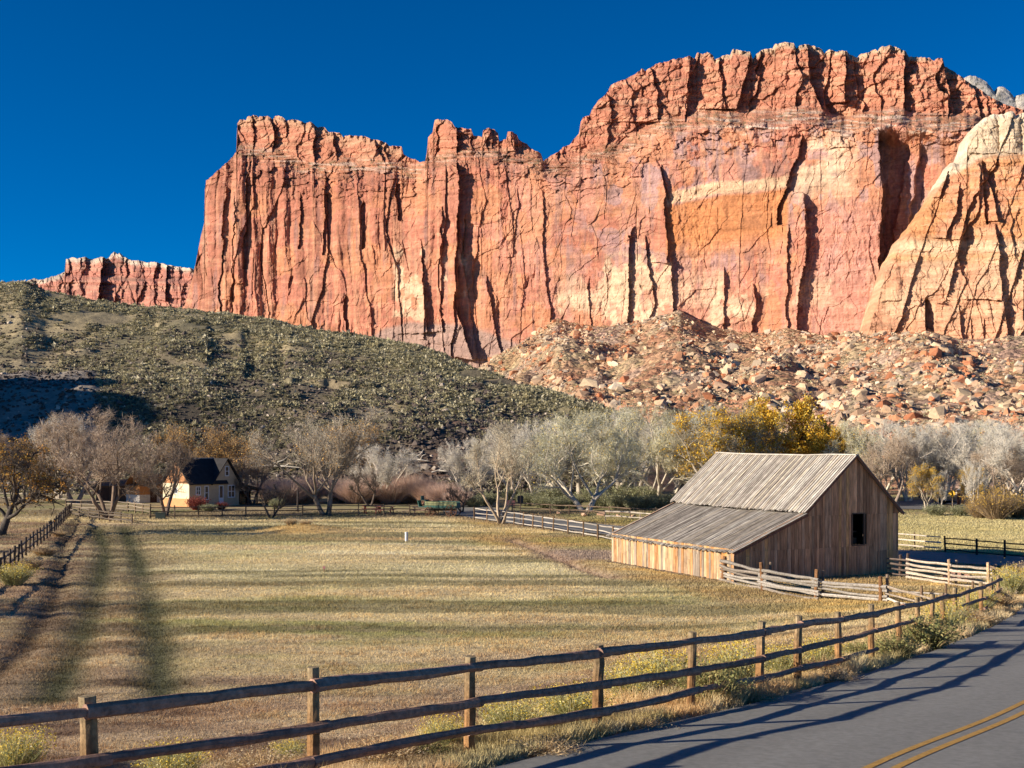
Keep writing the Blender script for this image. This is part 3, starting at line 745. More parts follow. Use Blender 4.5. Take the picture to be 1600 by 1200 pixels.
# ------------------------------------------------------------------ hill, talus slope
HSKY = knots([(-420, 415), (-200, 428), (-60, 440), (0, 441), (35, 440), (70, 455), (100, 460), (150, 470), (200, 478), (300, 483), (400, 496), (500, 516), (600, 532), (650, 541), (690, 552), (740, 576), (780, 590), (830, 606), (880, 620), (935, 634), (990, 655), (1060, 676)])
def hill_crest(u):
    sk = np.interp(u, *HSKY)
    Yc = np.interp(u, [-420, 0, 300, 600, 750, 935, 1060], [360, 360, 340, 300, 262, 225, 205])
    return Yc, CZ + (HY - sk) / F * Yc
def hill_pt(u, s):
    """s from 0 (foot) to 1 (crest) and on down the far side to 1.4"""
    Yc, zc = hill_crest(u)
    Yf = np.interp(u, [-420, 300, 700, 1060], [166, 166, 160, 178])
    Y = Yf + (Yc - Yf) * s
    sc = np.clip(s, 0, 1)
    prof = .55 * sc ** 1.15 + .45 * (sst(.03, .40, sc) * .42 + sst(.52, 1.02, sc) * .58)
    z = zc * np.where(s <= 1, prof, 1 - ((s - 1) / .4) ** 2 * 1.1)
    X = (u - 800) / F * Y
    n = (fbm(X / 38, Y / 30, 4, 131) - .5) * 9 * np.sin(np.pi * np.clip(s, 0, 1)) * np.clip(zc / 30, .15, 1)
    n = n + (fbm(X / 7, Y / 7, 4, 132) - .5) * 1.5 * sst(1.15, .95, s)
    led = .60 + .05 * np.sin(u / 90.) + .10 * (fbm(u / 60., u * 0, 3, 134) - .5) - .00012 * (u - 200)
    n = n + 1.5 * sst(-.006, .006, s - led) * sst(1.0, .75, s) * sst(640, 500, u) * sst(150, 280, u) * sst(.35, .5, fbm(u / 70., u * 0 + 3, 3, 135))
    n = n + (fbm(X / 13, Y / 12, 4, 138) - .5) * 1.7 * sst(1.1, .8, s) * sst(0, .12, s)
    return X, Y, z + n
def hill_col(u, s, X, Y):
    n1 = fbm(X / 18, Y / 14, 4, 141); n2 = fbm(X / 4, Y / 4, 3, 142); n0 = fbm(X / 50, Y / 30, 3, 144)
    c = np.tile(np.array((.19, .165, .10)), u.shape + (1,))
    c = mixc(c, (.34, .275, .165), sst(.46, .62, n1) * .8)
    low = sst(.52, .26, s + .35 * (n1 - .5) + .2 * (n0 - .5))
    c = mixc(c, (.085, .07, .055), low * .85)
    c = mixc(c, (.10, .08, .065), sst(.55, .66, n0) * .6)
    rt = sst(600, 780, u) * sst(.62, .42, s)
    c = mixc(c, (.135, .085, .065), rt * .85)
    c = mixc(c, (.20, .10, .075), rt * sst(.5, .62, n1) * .7)
    bare = sst(215, 120, u) * sst(.12, .2, s) * sst(.62, .46, s)
    c = mixc(c, (.27, .235, .20), bare * .85)
    return c * (.75 + .5 * n2)[..., None]
us = np.arange(-420, 1060, 3.0); ss = np.concatenate([np.linspace(-.06, 1, 330), np.linspace(1.01, 1.4, 40)])
S_, U_ = np.meshgrid(ss, us, indexing='ij')
X, Y, Z = hill_pt(U_, S_)
Z = np.where(S_ < 0, Z - 2, Z)
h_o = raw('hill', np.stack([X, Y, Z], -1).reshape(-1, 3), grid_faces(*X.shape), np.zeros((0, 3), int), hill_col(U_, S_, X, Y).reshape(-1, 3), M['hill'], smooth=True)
tag(h_o, kind='structure')

TTOP = knots([(560, 600), (640, 606), (700, 596), (745, 578), (770, 560), (800, 545), (840, 522), (870, 503), (905, 511), (950, 514), (1000, 508), (1040, 494), (1062, 489), (1100, 508), (1150, 520), (1190, 524), (1230, 516), (1262, 524), (1300, 530), (1335, 521), (1380, 526), (1420, 524), (1450, 518), (1490, 530), (1530, 535), (1600, 528), (1800, 520)])
def tal_pt(u, s):
    r = (u - 800) / F
    Yt = 543.1 / (1 + .625 * r) - 3 - np.interp(u, [1330, 1400], [0, 32])
    zt = CZ + (HY - np.interp(u, *TTOP)) / F * Yt
    Yf = np.interp(u, [560, 900, 1800], [230, 195, 168])
    Y = Yf + (Yt - Yf) * s
    sc = np.clip(s, 0, 1.2)
    z = zt * (.80 * sc + .20 * sc ** 2)
    X = r * Y
    n = ((fbm(X / 24, Y / 60, 4, 151) - .5) * 13 + (.5 - np.abs(fbm(X / 30, Y / 90, 3, 153) - .5) * 3) * 4) * np.clip(sc * (1.08 - sc) * 4, 0, 1) + (fbm(X / 4, Y / 4, 4, 152) - .5) * 1.6 * np.clip(sc * 5, 0, 1)
    return X, Y, z + n
def tal_col(u, s, X, Y):
    n1 = fbm(X / 14, Y / 14, 4, 161); n2 = fbm(X / 3, Y / 3, 3, 162)
    c = np.tile(np.array((.47, .28, .17)), u.shape + (1,))
    c = mixc(c, (.37, .18, .11), sst(.45, .6, n1) * .75)
    c = mixc(c, (.42, .32, .17), sst(900, 760, u) * .6)
    c = mixc(c, (.43, .33, .215), sst(.5, .62, fbm(X / 9, Y / 20, 3, 163)) * .7)
    c = mixc(c, (.40, .30, .25), sst(.55, .65, fbm(X / 26, Y / 26, 3, 164)) * .6)
    c = mixc(c, (.27, .24, .12), sst(.56, .66, n2) * .4)
    return c * (.8 + .4 * n2)[..., None]
us = np.arange(620, 1800, 2.5); ss = np.linspace(-.05, 1.06, 300)
S_, U_ = np.meshgrid(ss, us, indexing='ij')
X, Y, Z = tal_pt(U_, S_)
t_o = raw('talus_slope', np.stack([X, Y, Z], -1).reshape(-1, 3), grid_faces(*X.shape), np.zeros((0, 3), int), tal_col(U_, S_, X, Y).reshape(-1, 3), M['scree'], smooth=True)
tag(t_o, kind='structure')

# hill that lies left of the picture and throws its shade over the foot of the slope
bx, by = np.meshgrid(np.linspace(-1, 1, 60), np.linspace(-1, 1, 40), indexing='ij')
hz = 46 * np.clip(1 - bx ** 2 - by ** 2, 0, 1) ** .8 * (.7 + .6 * fbm(bx * 3, by * 3, 3, 171)) - 1
o_ = raw('hill', np.stack([-172 + 70 * bx, 205 + 62 * by, hz], -1).reshape(-1, 3), grid_faces(60, 40), np.zeros((0, 3), int), np.tile(np.array((.2, .17, .12)), (2400, 1)), M['hill'], smooth=True)
tag(o_, kind='structure')

# rocks and low brush: templates, then thousands merged into one mesh
def rock_t(rng, n=15, flat=.7):
    bm = bmesh.new()
    for k in range(n):
        v = rng.normal(size=3); v /= np.linalg.norm(v)
        bm.verts.new(v * (rng.uniform(.82, 1.05)) * np.array([1, rng.uniform(.7, .95), flat]))
    bmesh.ops.convex_hull(bm, input=bm.verts)
    bmesh.ops.triangulate(bm, faces=bm.faces)
    bm.verts.index_update()
    vs_ = [v for v in bm.verts if v.link_faces]
    ix = {v: i for i, v in enumerate(vs_)}
    V = np.array([v.co[:] for v in vs_]); T = np.array([[ix[v] for v in f.verts] for f in bm.faces])
    bm.free()
    return V, T
def scatter(mb, temps, rng, pos, size, col, tilt=0.0, zs=None):
    n = len(pos); ti = rng.integers(0, len(temps), n)
    for t, (V, T) in enumerate(temps):
        k = np.where(ti == t)[0]
        if not len(k): continue
        m = len(k); a = rng.uniform(0, 6.28, m); b = rng.normal(size=m) * tilt
        W = np.repeat(V[None], m, 0)
        y = W[..., 1] * np.cos(b)[:, None] - W[..., 2] * np.sin(b)[:, None]; z = W[..., 1] * np.sin(b)[:, None] + W[..., 2] * np.cos(b)[:, None]
        x = W[..., 0] * np.cos(a)[:, None] - y * np.sin(a)[:, None]; y = W[..., 0] * np.sin(a)[:, None] + y * np.cos(a)[:, None]
        if zs is not None: z = z * zs[k][:, None]
        W = np.stack([x, y, z], -1) * size[k][:, None, None] + pos[k][:, None, :]
        Tt = (T[None] + (np.arange(m) * len(V))[:, None, None]).reshape(-1, 3)
        mb.add(W.reshape(-1, 3), None, Tt, np.repeat(col[k], len(V), 0))
rng = np.random.default_rng(5)
ROCKS = [rock_t(rng, rng.integers(11, 18), rng.uniform(.55, .9)) for _ in range(14)]
def rotz(V, a):
    c, s = math.cos(a), math.sin(a)
    return V @ np.array([[c, s, 0], [-s, c, 0], [0, 0, 1]])
def rot_any(V, rng, tilt=.5):
    a = rng.normal() * tilt; c, s = math.cos(a), math.sin(a)
    return rotz(V @ np.array([[1, 0, 0], [0, c, s], [0, -s, c]]), rng.uniform(0, 6.28))
RCOL = np.array([(.64, .48, .31), (.58, .40, .26), (.58, .29, .16), (.48, .19, .095), (.66, .55, .42), (.56, .44, .32), (.50, .33, .22)])
mb = MB()
N = 80000
u = rng.uniform(640, 1690, N); s = rng.uniform(.02, 1.0, N) ** .8
chute = .5 * fbm(u / 30, s * 2.2, 4, 173) + .5 * fbm(u / 12, s * 14, 3, 174)
keep = chute + rng.uniform(-.09, .09, N) > .47 - .05 * (u > 1240) - .05 * (s < .35)
u, s, chute = u[keep], s[keep], chute[keep]
X, Y, Z = tal_pt(u, s); n = len(u)
z = np.minimum(2.2, .118 * (1 / rng.uniform(.02, 1, n)) ** .80) * (.7 + 1.1 * np.clip(chute - .4, 0, .3) * 3) * (1.1 - .3 * s)
K = RCOL[rng.choice(7, p=[.22, .2, .17, .13, .05, .13, .1], size=n)] * rng.uniform(.6, 1.05, (n, 1))
scatter(mb, ROCKS, rng, np.stack([X, Y, Z - .1 * z], -1), z, K, .5)
tag(mb.build('talus_rubble', M['rock']), 'loose sandstone rubble spread over the slope under the red cliff', 'rubble', kind='stuff')
BIG = [(940, 563, 24, 0), (960, 572, 20, 4), (892, 600, 22, 3), (880, 606, 14, 3), (1010, 545, 12, 0), (1185, 549, 20, 0), (1195, 556, 16, 1), (1253, 588, 22, 0), (1310, 584, 13, 1), (1360, 570, 15, 0), (1445, 555, 18, 3), (1432, 552, 12, 3),
       (1590, 584, 26, 1), (1577, 592, 18, 4), (1455, 625, 20, 3), (1392, 620, 15, 3), (1408, 612, 12, 2), (1490, 628, 18, 0), (1552, 646, 22, 1), (1570, 638, 24, 0), (1525, 600, 13, 2), (1335, 610, 13, 0), (1290, 604, 13, 2), (1285, 632, 22, 0), (1262, 636, 20, 4),
       (1245, 640, 16, 1), (1310, 634, 18, 0), (1340, 636, 16, 1), (1420, 633, 20, 0), (1110, 565, 12, 2), (1083, 575, 11, 2), (1040, 585, 12, 0), (1015, 596, 14, 2), (985, 602, 16, 0), (1110, 606, 14, 3), (1135, 612, 14, 1), (1025, 625, 18, 3), (1045, 630, 15, 4),
       (935, 620, 16, 3), (910, 612, 11, 4), (1000, 632, 13, 4), (1175, 625, 12, 0), (1200, 640, 12, 2), (1225, 608, 11, 0), (1502, 578, 12, 3), (1540, 560, 10, 0), (1475, 590, 12, 0), (1372, 600, 11, 4), (770, 563, 10, 4), (752, 566, 8, 4), (870, 530, 9, 0), (900, 520, 11, 1), (1405, 536, 9, 2), (1268, 560, 9, 1), (1320, 548, 9, 2)]
NMS = {0: ('pale tan boulder', 'pale tan sandstone boulders on the talus slope'), 1: ('brownish pink boulder', 'brownish pink boulders on the talus slope'), 2: ('rusty orange boulder', 'rusty orange boulders on the talus slope'), 3: ('dark red boulder', 'dark red boulders on the talus slope'), 4: ('whitish boulder', 'whitish boulders on the talus slope')}
for px, py, wpx, ci in BIG:
    # where the line of sight meets the slope
    sv = np.linspace(0, 1, 400); x_, y_, z_ = tal_pt(np.full(400, float(px)), sv)
    k = int(np.argmin(np.abs(HY - (z_ - CZ) / y_ * F - py)))
    V, T = ROCKS[rng.integers(14)]
    sz = wpx * y_[k] / F * .52
    lab, gp = NMS[ci]
    o = raw('boulder', rot_any(V, rng, .3) * sz * np.array([1, 1, .85]), np.zeros((0, 4), int), T, np.tile(RCOL[ci] * rng.uniform(.9, 1.1), (len(V), 1)), M['rock'])
    o.location = (x_[k], y_[k], z_[k] + .2 * sz)
    tag(o, lab + ' larger than the rubble around it on the slope below the cliff', 'boulder', gp)

def tuft_t(rng, n=26, up=.6):
    V, T = [], []
    for k in range(n):
        d = rng.normal(size=3); d[2] = abs(d[2]) * up + .1; d /= np.linalg.norm(d)
        c = d * rng.uniform(.35, .95) * np.array([1, 1, .8])
        t = np.cross(d, rng.normal(size=3)); t /= np.linalg.norm(t)
        h = rng.uniform(.32, .6)
        V += [c - t * h * .5 - d * h * .4, c + t * h * .5 - d * h * .4, c + d * h * .9]
        T.append((3 * k, 3 * k + 1, 3 * k + 2))
    return np.array(V), np.array(T)
TUFTS = [tuft_t(rng, 20) for _ in range(8)]
SHC = np.array([(.43, .385, .225), (.50, .45, .28), (.33, .30, .19), (.55, .50, .35), (.17, .155, .11)])
mb = MB()
N = 90000
u = rng.uniform(-60, 960, N); s = rng.uniform(.0, 1.05, N)
X, Y, Z = hill_pt(u, s)
den = fbm(X / 14, Y / 12, 3, 181)
keep = (.55 * den + .45 * fbm(X / 4.5, Y / 5, 2, 182) + rng.uniform(-.1, .1, N) > .44 + .05 * sst(.55, .3, s)) & ~((u < 150) & (s > .16) & (s < .5)) & ~((u > 660) & (s < .55) & (rng.uniform(size=N) < .55))
u, s, X, Y, Z, den = u[keep], s[keep], X[keep], Y[keep], Z[keep], den[keep]; n = len(u)
z = (.30 + .62 * rng.uniform(size=n) ** 2.4) * (1 + 1.0 * (rng.uniform(size=n) < .02)) * (.72 + .28 * s)
K = SHC[rng.choice(5, p=[.28, .22, .22, .18, .10], size=n)] * (rng.uniform(.65, 1.2, n) * (.65 + .6 * den) * (1 - .32 * sst(.5, .25, s)))[:, None]
scatter(mb, TUFTS, rng, np.stack([X, Y, Z], -1), z, K, 0, rng.uniform(.65, 1.1, n))
tag(mb.build('hillside_brush', M['shrub']), 'low olive sagebrush covering the dark hill left of the cliff', 'brush', kind='stuff')
mb = MB()
N = 14000
u = rng.uniform(-60, 980, N); s = rng.uniform(0, .8, N) ** 1.1
X, Y, Z = hill_pt(u, s)
z = rng.uniform(.18, .5, N) * np.where(rng.uniform(size=N) < .06, 1.9, 1) * np.where(u > 600, 1.2, 1)
K = np.where((rng.uniform(size=N) < .93)[:, None], np.array((.08, .063, .054)), np.array((.32, .27, .22))) * rng.uniform(.7, 1.6, (N, 1))
scatter(mb, ROCKS, rng, np.stack([X, Y, Z + .05], -1), z, K, .5)
tag(mb.build('lava_rubble', M['rock']), 'black volcanic stones strewn over the lower hillside', 'rubble', kind='stuff')
# shrubs on the talus and the cliff bench
mb = MB(); N = 900
u = rng.uniform(760, 1680, N); s = rng.uniform(0, 1, N)
X, Y, Z = tal_pt(u, s)
for i in range(N):
    V, T = TUFTS[rng.integers(8)]
    z = rng.uniform(.4, .9)
    mb.add(rotz(V, rng.uniform(0, 6.28)) * z + (X[i], Y[i], Z[i]), None, T, SHC[rng.integers(5)] * rng.uniform(.9, 1.5))
tag(mb.build('talus_brush', M['shrub']), 'scattered grey green brush between the rocks of the talus slope', 'brush', kind='stuff')
# ------------------------------------------------------------------ barn
rng = np.random.default_rng(31)
RZ_B = math.atan2(BU[1], BU[0])
barn = thing('barn', (BA[0], BA[1], 0), 'weathered wooden barn with a long lean-to roof standing beside the field', 'barn', None, RZ_B)
GW, LEN = 10.98, 12.3           # local frame: x along the gable, y towards the back
T1, TR, Z0, Z1, ZR, Z2 = 4.52, 7.86, 1.73, 3.55, 6.5, 3.46
def zroof(t):
    return float(np.interp(t, [0, T1, TR, GW], [Z0, Z1, ZR, Z2]))
def shade(base, v=.2):
    return np.array(base) * (1 + rng.normal() * v)
GCOL = [(.56, .29, .15), (.40, .205, .11), (.62, .335, .175), (.52, .325, .20), (.70, .37, .13), (.32, .165, .095), (.78, .42, .13)]
def gable(mb, y0, out, window=True):
    x = 0.0
    while x < GW - .02:
        wd = min(rng.uniform(.15, .27), GW - x)
        x1 = x + wd
        base = .62 * np.array(GCOL[rng.choice(7, p=[.26, .2, .16, .16, .08, .1, .04])]) + .38 * np.array((.68, .37, .20))
        cuts = [-.05]
        if window and rng.uniform() < .85: cuts.append((1.58 if 1 < x < 9 else 1.3) + rng.normal() * .012)
        if window and x > T1 - .2: cuts.append(3.30 + rng.normal() * .01)
        tops = cuts[1:] + [None]
        for z_a, z_b in zip(cuts, tops):
            c = base * (1 + rng.normal() * .16)
            d = rng.uniform(0, .02) + (.012 if z_a > 2 else 0)
            ya, yb = (y0 - out * (.03 + d), y0)
            e = .007
            za0 = z_a
            tl = (zroof(x + e) - .03 if z_b is None else z_b - .008); tr = (zroof(x1 - e) - .03 if z_b is None else z_b - .008)
            def put(zb0, zt0, zt1):
                mb.hexa([(x + e, ya, zb0), (x1 - e, ya, zb0), (x1 - e, yb, zb0), (x + e, yb, zb0), (x + e, ya, zt0), (x1 - e, ya, zt1), (x1 - e, yb, zt1), (x + e, yb, zt0)], c)
            if window and x1 > 7.73 and x < 8.52:
                if za0 < 1.67: put(za0, min(tl, 1.67), min(tr, 1.67))
                if (z_b is None or z_b > 3.33): put(max(za0, 3.33), tl, tr)
            else:
                put(za0, tl, tr)
        x = x1
def backing(mb, y0, y1, col, hole=True):
    ts = [0, T1, 7.73, TR, 8.52, GW]
    for a, b in zip(ts[:-1], ts[1:]):
        rngs = [(-.05, None)]
        if hole and a >= 7.73 and b <= 8.52: rngs = [(-.05, 1.67), (3.33, None)]
        for lo, hi in rngs:
            za = zroof(a) - .05 if hi is None else hi; zb = zroof(b) - .05 if hi is None else hi
            mb.hexa([(a, y0, lo), (b, y0, lo), (b, y1, lo), (a, y1, lo), (a, y0, za), (b, y0, zb), (b, y1, zb), (a, y1, za)], col)
mb = MB(); gable(mb, 0, 1); backing(mb, .004, .05, (.06, .045, .035)); tag(mb.build('gable_wall', M['wood'], barn))
mb = MB(); gable(mb, LEN, -1, False); backing(mb, LEN - .05, LEN - .004, (.06, .045, .035), False); mb.build('rear_wall', M['wood'], barn)
SCOL = [(.47, .31, .16), (.38, .25, .14), (.54, .38, .21), (.33, .265, .20), (.50, .25, .085), (.22, .175, .13), (.58, .43, .27), (.42, .20, .07), (.30, .24, .185)]
def side(mb, x0, out, ztop, cols):
    y = 0.0
    while y < LEN - .02:
        wd = min(rng.uniform(.14, .26), LEN - y); y1 = y + wd
        c0 = np.array(cols[rng.integers(len(cols))])
        cuts = [(-.05, ztop - .02)]
        if rng.uniform() < .45:
            q = rng.uniform(.5, 1.3); cuts = [(-.05, q - .006), (q, ztop - .02)]
        for lo, hi in cuts:
            d = rng.uniform(.02, .05)
            lo2 = lo + (rng.uniform(0, .12) if lo < 0 else 0)
            xa, xb = sorted((x0, x0 + out * d))
            zs = np.linspace(lo2, hi, 6)
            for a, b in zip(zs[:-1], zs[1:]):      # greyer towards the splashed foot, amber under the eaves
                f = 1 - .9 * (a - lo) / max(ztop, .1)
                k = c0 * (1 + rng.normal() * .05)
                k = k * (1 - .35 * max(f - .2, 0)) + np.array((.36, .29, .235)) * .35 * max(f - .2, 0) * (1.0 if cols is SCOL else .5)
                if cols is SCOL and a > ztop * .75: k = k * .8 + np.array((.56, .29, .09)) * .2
                mb.box((xa, y + .006, a), (xb, y1 - .006, b), np.clip(k, .02, 1))
        y = y1
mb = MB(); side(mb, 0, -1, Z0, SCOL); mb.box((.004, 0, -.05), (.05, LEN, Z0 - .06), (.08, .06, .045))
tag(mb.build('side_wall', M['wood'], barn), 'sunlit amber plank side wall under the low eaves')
mb = MB(); side(mb, GW, 1, Z2, GCOL); mb.box((GW - .05, .06, -.05), (GW - .004, LEN - .06, Z2 - .06), (.06, .045, .035)); mb.build('side_wall', M['wood'], barn)
RCOLS = [(.40, .36, .31), (.46, .42, .37), (.34, .30, .26), (.52, .48, .42), (.28, .245, .21), (.44, .38, .30)]
def roof(mb, ta, za, tb, zb, cols, y0=-.28, y1=LEN + .3, over=0.0):
    """boards running down the slope from (ta, za) to (tb, zb)"""
    d = np.array([tb - ta, zb - za]); L = np.linalg.norm(d); d = d / L
    n = np.array([-d[1], d[0]]);  n = n if n[1] > 0 else -n
    y, k = y0, 0
    while y < y1 - .02:
        wd = min(rng.uniform(.07, .13) if k % 2 else rng.uniform(.08, .13), y1 - y)
        yy0, yy1 = (y - .012, y + wd + .012) if k % 2 == 0 else (y + .0, y + wd)
        h0, h1 = (.035, .062) if k % 2 == 0 else (.0, .028)
        c0 = np.array(cols[rng.integers(len(cols))]) * (1.0 if k % 2 == 0 else .5)
        lo = L + over + rng.uniform(-.08, .10)
        segs = np.linspace(0, lo, 9)
        warp = rng.normal(size=9) * .006
        for i in range(8):
            a, b = segs[i], segs[i + 1]
            p = []
            for hh0, hh1 in ((h0, h0), (h1, h1)):
                for s_, yv in ((a, yy0), (b, yy0), (b, yy1), (a, yy1)):
                    wv = warp[i] if s_ == a else warp[i + 1]
                    q = np.array([ta, za]) + d * s_ + n * (hh0 + wv)
                    p.append((q[0], yv, q[1] - .07 * math.sin(math.pi * min(max(yv / LEN, 0), 1)) - .02 * math.sin(yv * 1.7 + ta)))
            mb.hexa(p, np.clip(c0 * (1 + rng.normal() * .07), .02, 1))
        y += wd; k += 1
mb = MB(); roof(mb, TR, ZR, T1 - .12, Z1 - .02, RCOLS, over=.02)
for k in range(6):
    ya, yb = -.29 + k * 2.15, -.29 + (k + 1) * 2.15 - .01
    sg = lambda y: -.07 * math.sin(math.pi * min(max(y / LEN, 0), 1)) - .02 * math.sin(y * 1.7 + TR)
    for x0, x1 in ((TR - .13, TR), (TR + .004, TR + .11)):
        mb.hexa([(x0, ya, ZR + .02 + sg(ya)), (x1, ya, ZR + .02 + sg(ya)), (x1, yb, ZR + .02 + sg(yb)), (x0, yb, ZR + .02 + sg(yb)), (x0, ya, ZR + .075 + sg(ya)), (x1, ya, ZR + .085 + sg(ya)), (x1, yb, ZR + .085 + sg(yb)), (x0, yb, ZR + .075 + sg(yb))], np.array((.5, .46, .40)) * rng.uniform(.85, 1.1))
roof(mb, TR, ZR, GW + .18, Z2 - .16, RCOLS, over=.02)
mb.build('main_roof', M['roofw'], barn)
mb = MB(); roof(mb, T1, Z1 - .14, -.22, Z0 - .2, [tuple(np.array(c) * .80) for c in RCOLS], over=.0); mb.build('lean_to_roof', M['roofw'], barn)
mb = MB()
def rake(ta, za, tb, zb, y, dz=.1):
    mb.hexa([(ta, y - .03, za - dz), (tb, y - .03, zb - dz), (tb, y, zb - dz), (ta, y, za - dz), (ta, y - .03, za), (tb, y - .03, zb), (tb, y, zb), (ta, y, za)], (.26, .115, .075))
rake(-.2, Z0 - .215, T1 + .02, Z1 - .15, -.25); rake(T1, Z1 - .02, TR, ZR - .01, -.25); rake(TR, ZR - .01, GW + .18, Z2 - .17, -.25)
mb.build('rake_board', M['wood'], barn)
wf = MB()
for a, b in [((7.67, -.075, 1.61), (7.73, .02, 3.39)), ((8.52, -.075, 1.61), (8.58, .02, 3.39)), ((7.73, -.075, 3.33), (8.52, .02, 3.39)), ((7.73, -.075, 1.61), (8.52, .02, 1.67))]:
    wf.box(a, b, (.17, .11, .075))
wo_ = wf.build('window', M['wood'], barn)
mb = MB(); mb.box((7.74, .5, 1.68), (8.5, .54, 2.0), (.10, .075, .055)); mb.box((7.74, .5, 2.3), (8.5, .53, 2.36), (.08, .06, .05)); mb.build('inner_board', M['wood'], wo_)
mb = MB(); mb.box((-.08, -.085, -.05), (.03, .03, Z0 - .1), (.40, .24, .13)); mb.build('corner_post', M['wood'], barn)
mb = MB()
mb.box((-.4, -.3, .02), (GW + .2, LEN + .3, .03), (.16, .12, .085)); mb.build('earth_floor', M['ground'], barn)

# ------------------------------------------------------------------ farmhouse
HY0 = G(296, 793)
house = thing('farmhouse', (HY0[0], HY0[1], 0), 'small buff farmhouse with dark roof behind the bare forked tree', 'house', None, math.radians(50))
W_, D_, E_, RT = 6.7, 5.0, 2.62, 5.3      # width of the front, depth, eaves and ridge heights
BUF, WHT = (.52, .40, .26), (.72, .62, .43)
mb = MB()
mb.box((0, 0, 0), (W_, D_, E_), BUF)
GX0, GX1, GXM = 3.0, W_, 5.0
# front gable flush with the wall, left gable end
mb.add([(GX0, -.0, E_), (GX1, 0, E_), (GXM, 0, RT - .1), (GX0, .2, E_), (GX1, .2, E_), (GXM, .2, RT - .1)], [(0, 3, 5, 2), (1, 2, 5, 4), (0, 1, 4, 3)], [(0, 1, 2), (3, 5, 4)], BUF)
mb.build('wall', M['plaster'], house)
mb = MB()
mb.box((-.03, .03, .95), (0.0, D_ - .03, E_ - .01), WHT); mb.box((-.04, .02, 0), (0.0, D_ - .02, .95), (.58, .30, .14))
mb.add([(-.02, .25, E_), (-.02, D_ - .25, E_), (-.02, D_ / 2, RT - .3), (.2, .25, E_), (.2, D_ - .25, E_), (.2, D_ / 2, RT - .3)], [(0, 2, 5, 3), (1, 4, 5, 2)], [(0, 1, 2), (3, 5, 4)], (.42, .20, .09))
tag(mb.build('end_wall', M['plaster'], house), 'sunlit end wall, cream above a brick orange foot')
mb = MB()
RC_ = (.03, .029, .031)
def slab(p4, th, col):
    p = np.array(p4, float); n = np.cross(p[1] - p[0], p[3] - p[0]); n /= np.linalg.norm(n)
    if n[2] < 0: n = -n
    mb.hexa(list(p) + list(p + n * th), col)
slab([(-.25, -.3, E_ - .14), (GXM, -.3, E_ - .14), (GXM, D_ / 2, RT), (-.25, D_ / 2, RT)], .09, RC_)
slab([(-.25, D_ + .3, E_ - .14), (W_ + .1, D_ + .3, E_ - .14), (W_ + .1, D_ / 2, RT), (-.25, D_ / 2, RT)], .09, RC_)
slab([(GXM, -.32, RT + .02), (GXM, D_ / 2, RT + .02), (GX0 - .12, D_ / 2, E_ - .22), (GX0 - .12, -.32, E_ - .22)], .09, RC_)
slab([(GXM, -.32, RT + .02), (GXM, D_ - .2, RT + .02), (GX1 + .3, D_ - .2, E_ - .3), (GX1 + .3, -.32, E_ - .3)], .09, RC_)
mb.box((-.27, D_ / 2 - .08, RT + .06), (GXM, D_ / 2 + .08, RT + .13), (.55, .50, .42))
rf = mb.build('roof', M['roofw'], house)
def window(x, z, w_, h_, name='window', panes=2, bars=1):
    f = MB(); t = .1
    for a, b in [((x, -.06, z), (x + t, -.005, z + h_)), ((x + w_ - t, -.06, z), (x + w_, -.005, z + h_)), ((x + t, -.06, z), (x + w_ - t, -.005, z + t)), ((x + t, -.06, z + h_ - t), (x + w_ - t, -.005, z + h_))]: f.box(a, b, (.72, .72, .74))
    if panes == 2: f.box((x + w_ / 2 - .035, -.055, z + t), (x + w_ / 2 + .035, -.008, z + h_ - t), (.72, .72, .74))
    if bars: f.box((x + t, -.052, z + h_ / 2 - .03), (x + w_ - t, -.01, z + h_ / 2 + .03), (.72, .72, .74))
    o = f.build(name, M['plaster'], house)
    g = MB(); g.box((x + t, -.03, z + t), (x + w_ - t, -.02, z + h_ - t), (.02, .025, .035)); g.build('pane', M['glass'], o)
    return o
window(.8, 1.3, .66, 1.0); window(1.95, .75, .58, 1.6, panes=1); window(5.12, .9, 1.0, 1.45); window(4.72, 3.35, .58, 1.15, panes=1)
d_ = window(3.9, .25, .62, 2.1, 'door', 1, 0)
g = MB(); g.box((4.0, -.07, .35), (4.42, -.035, .95), (.70, .70, .72)); g.build('panel', M['plaster'], d_)
f = MB(); f.box((-.09, 2.1, 1.45), (-.045, 3.0, 2.15), (.74, .74, .74)); o = f.build('window', M['plaster'], house)
g = MB(); g.box((-.105, 2.2, 1.55), (-.095, 2.52, 2.05), (.03, .04, .06)); g.box((-.105, 2.58, 1.55), (-.095, 2.9, 2.05), (.03, .04, .06)); g.build('pane', M['glass'], o)
mb = MB()
slab([(W_ + .1, -.2, 2.45), (W_ + .1, 3.6, 2.45), (W_ + 3.9, 3.6, 1.55), (W_ + 3.9, -.2, 1.55)], .08, (.05, .04, .035))
mb.build('porch_roof', M['roofw'], house)
for x_ in (W_ + 1.2, W_ + 2.5, W_ + 3.7):
    mb = MB(); mb.box((x_, -.1, 0), (x_ + .12, .02, 2.3 - .24 * (x_ - W_)), (.16, .10, .07)); mb.build('porch_post', M['wood'], house)
mb = MB(); mb.box((W_ + .15, 2.6, 0), (W_ + 3.7, 2.7, 1.5), (.07, .035, .03)); mb.build('porch_wall', M['wood'], house)
wp = thing('woodpile', tuple(house.matrix_basis @ Vector((0, 0, 0))), 'stack of split firewood under the farmhouse porch roof', 'woodpile', None, math.radians(50))
mb = MB()
for k in range(60):
    x_ = W_ + .3 + rng.uniform(0, .8); z_ = .08 + (k // 8) * .15
    mb.tube([(x_, .2, z_), (x_, .7, z_)], .07, 6, np.array((.50, .26, .11)) * rng.uniform(.7, 1.2))
mb.build('split_logs', M['log'], wp)
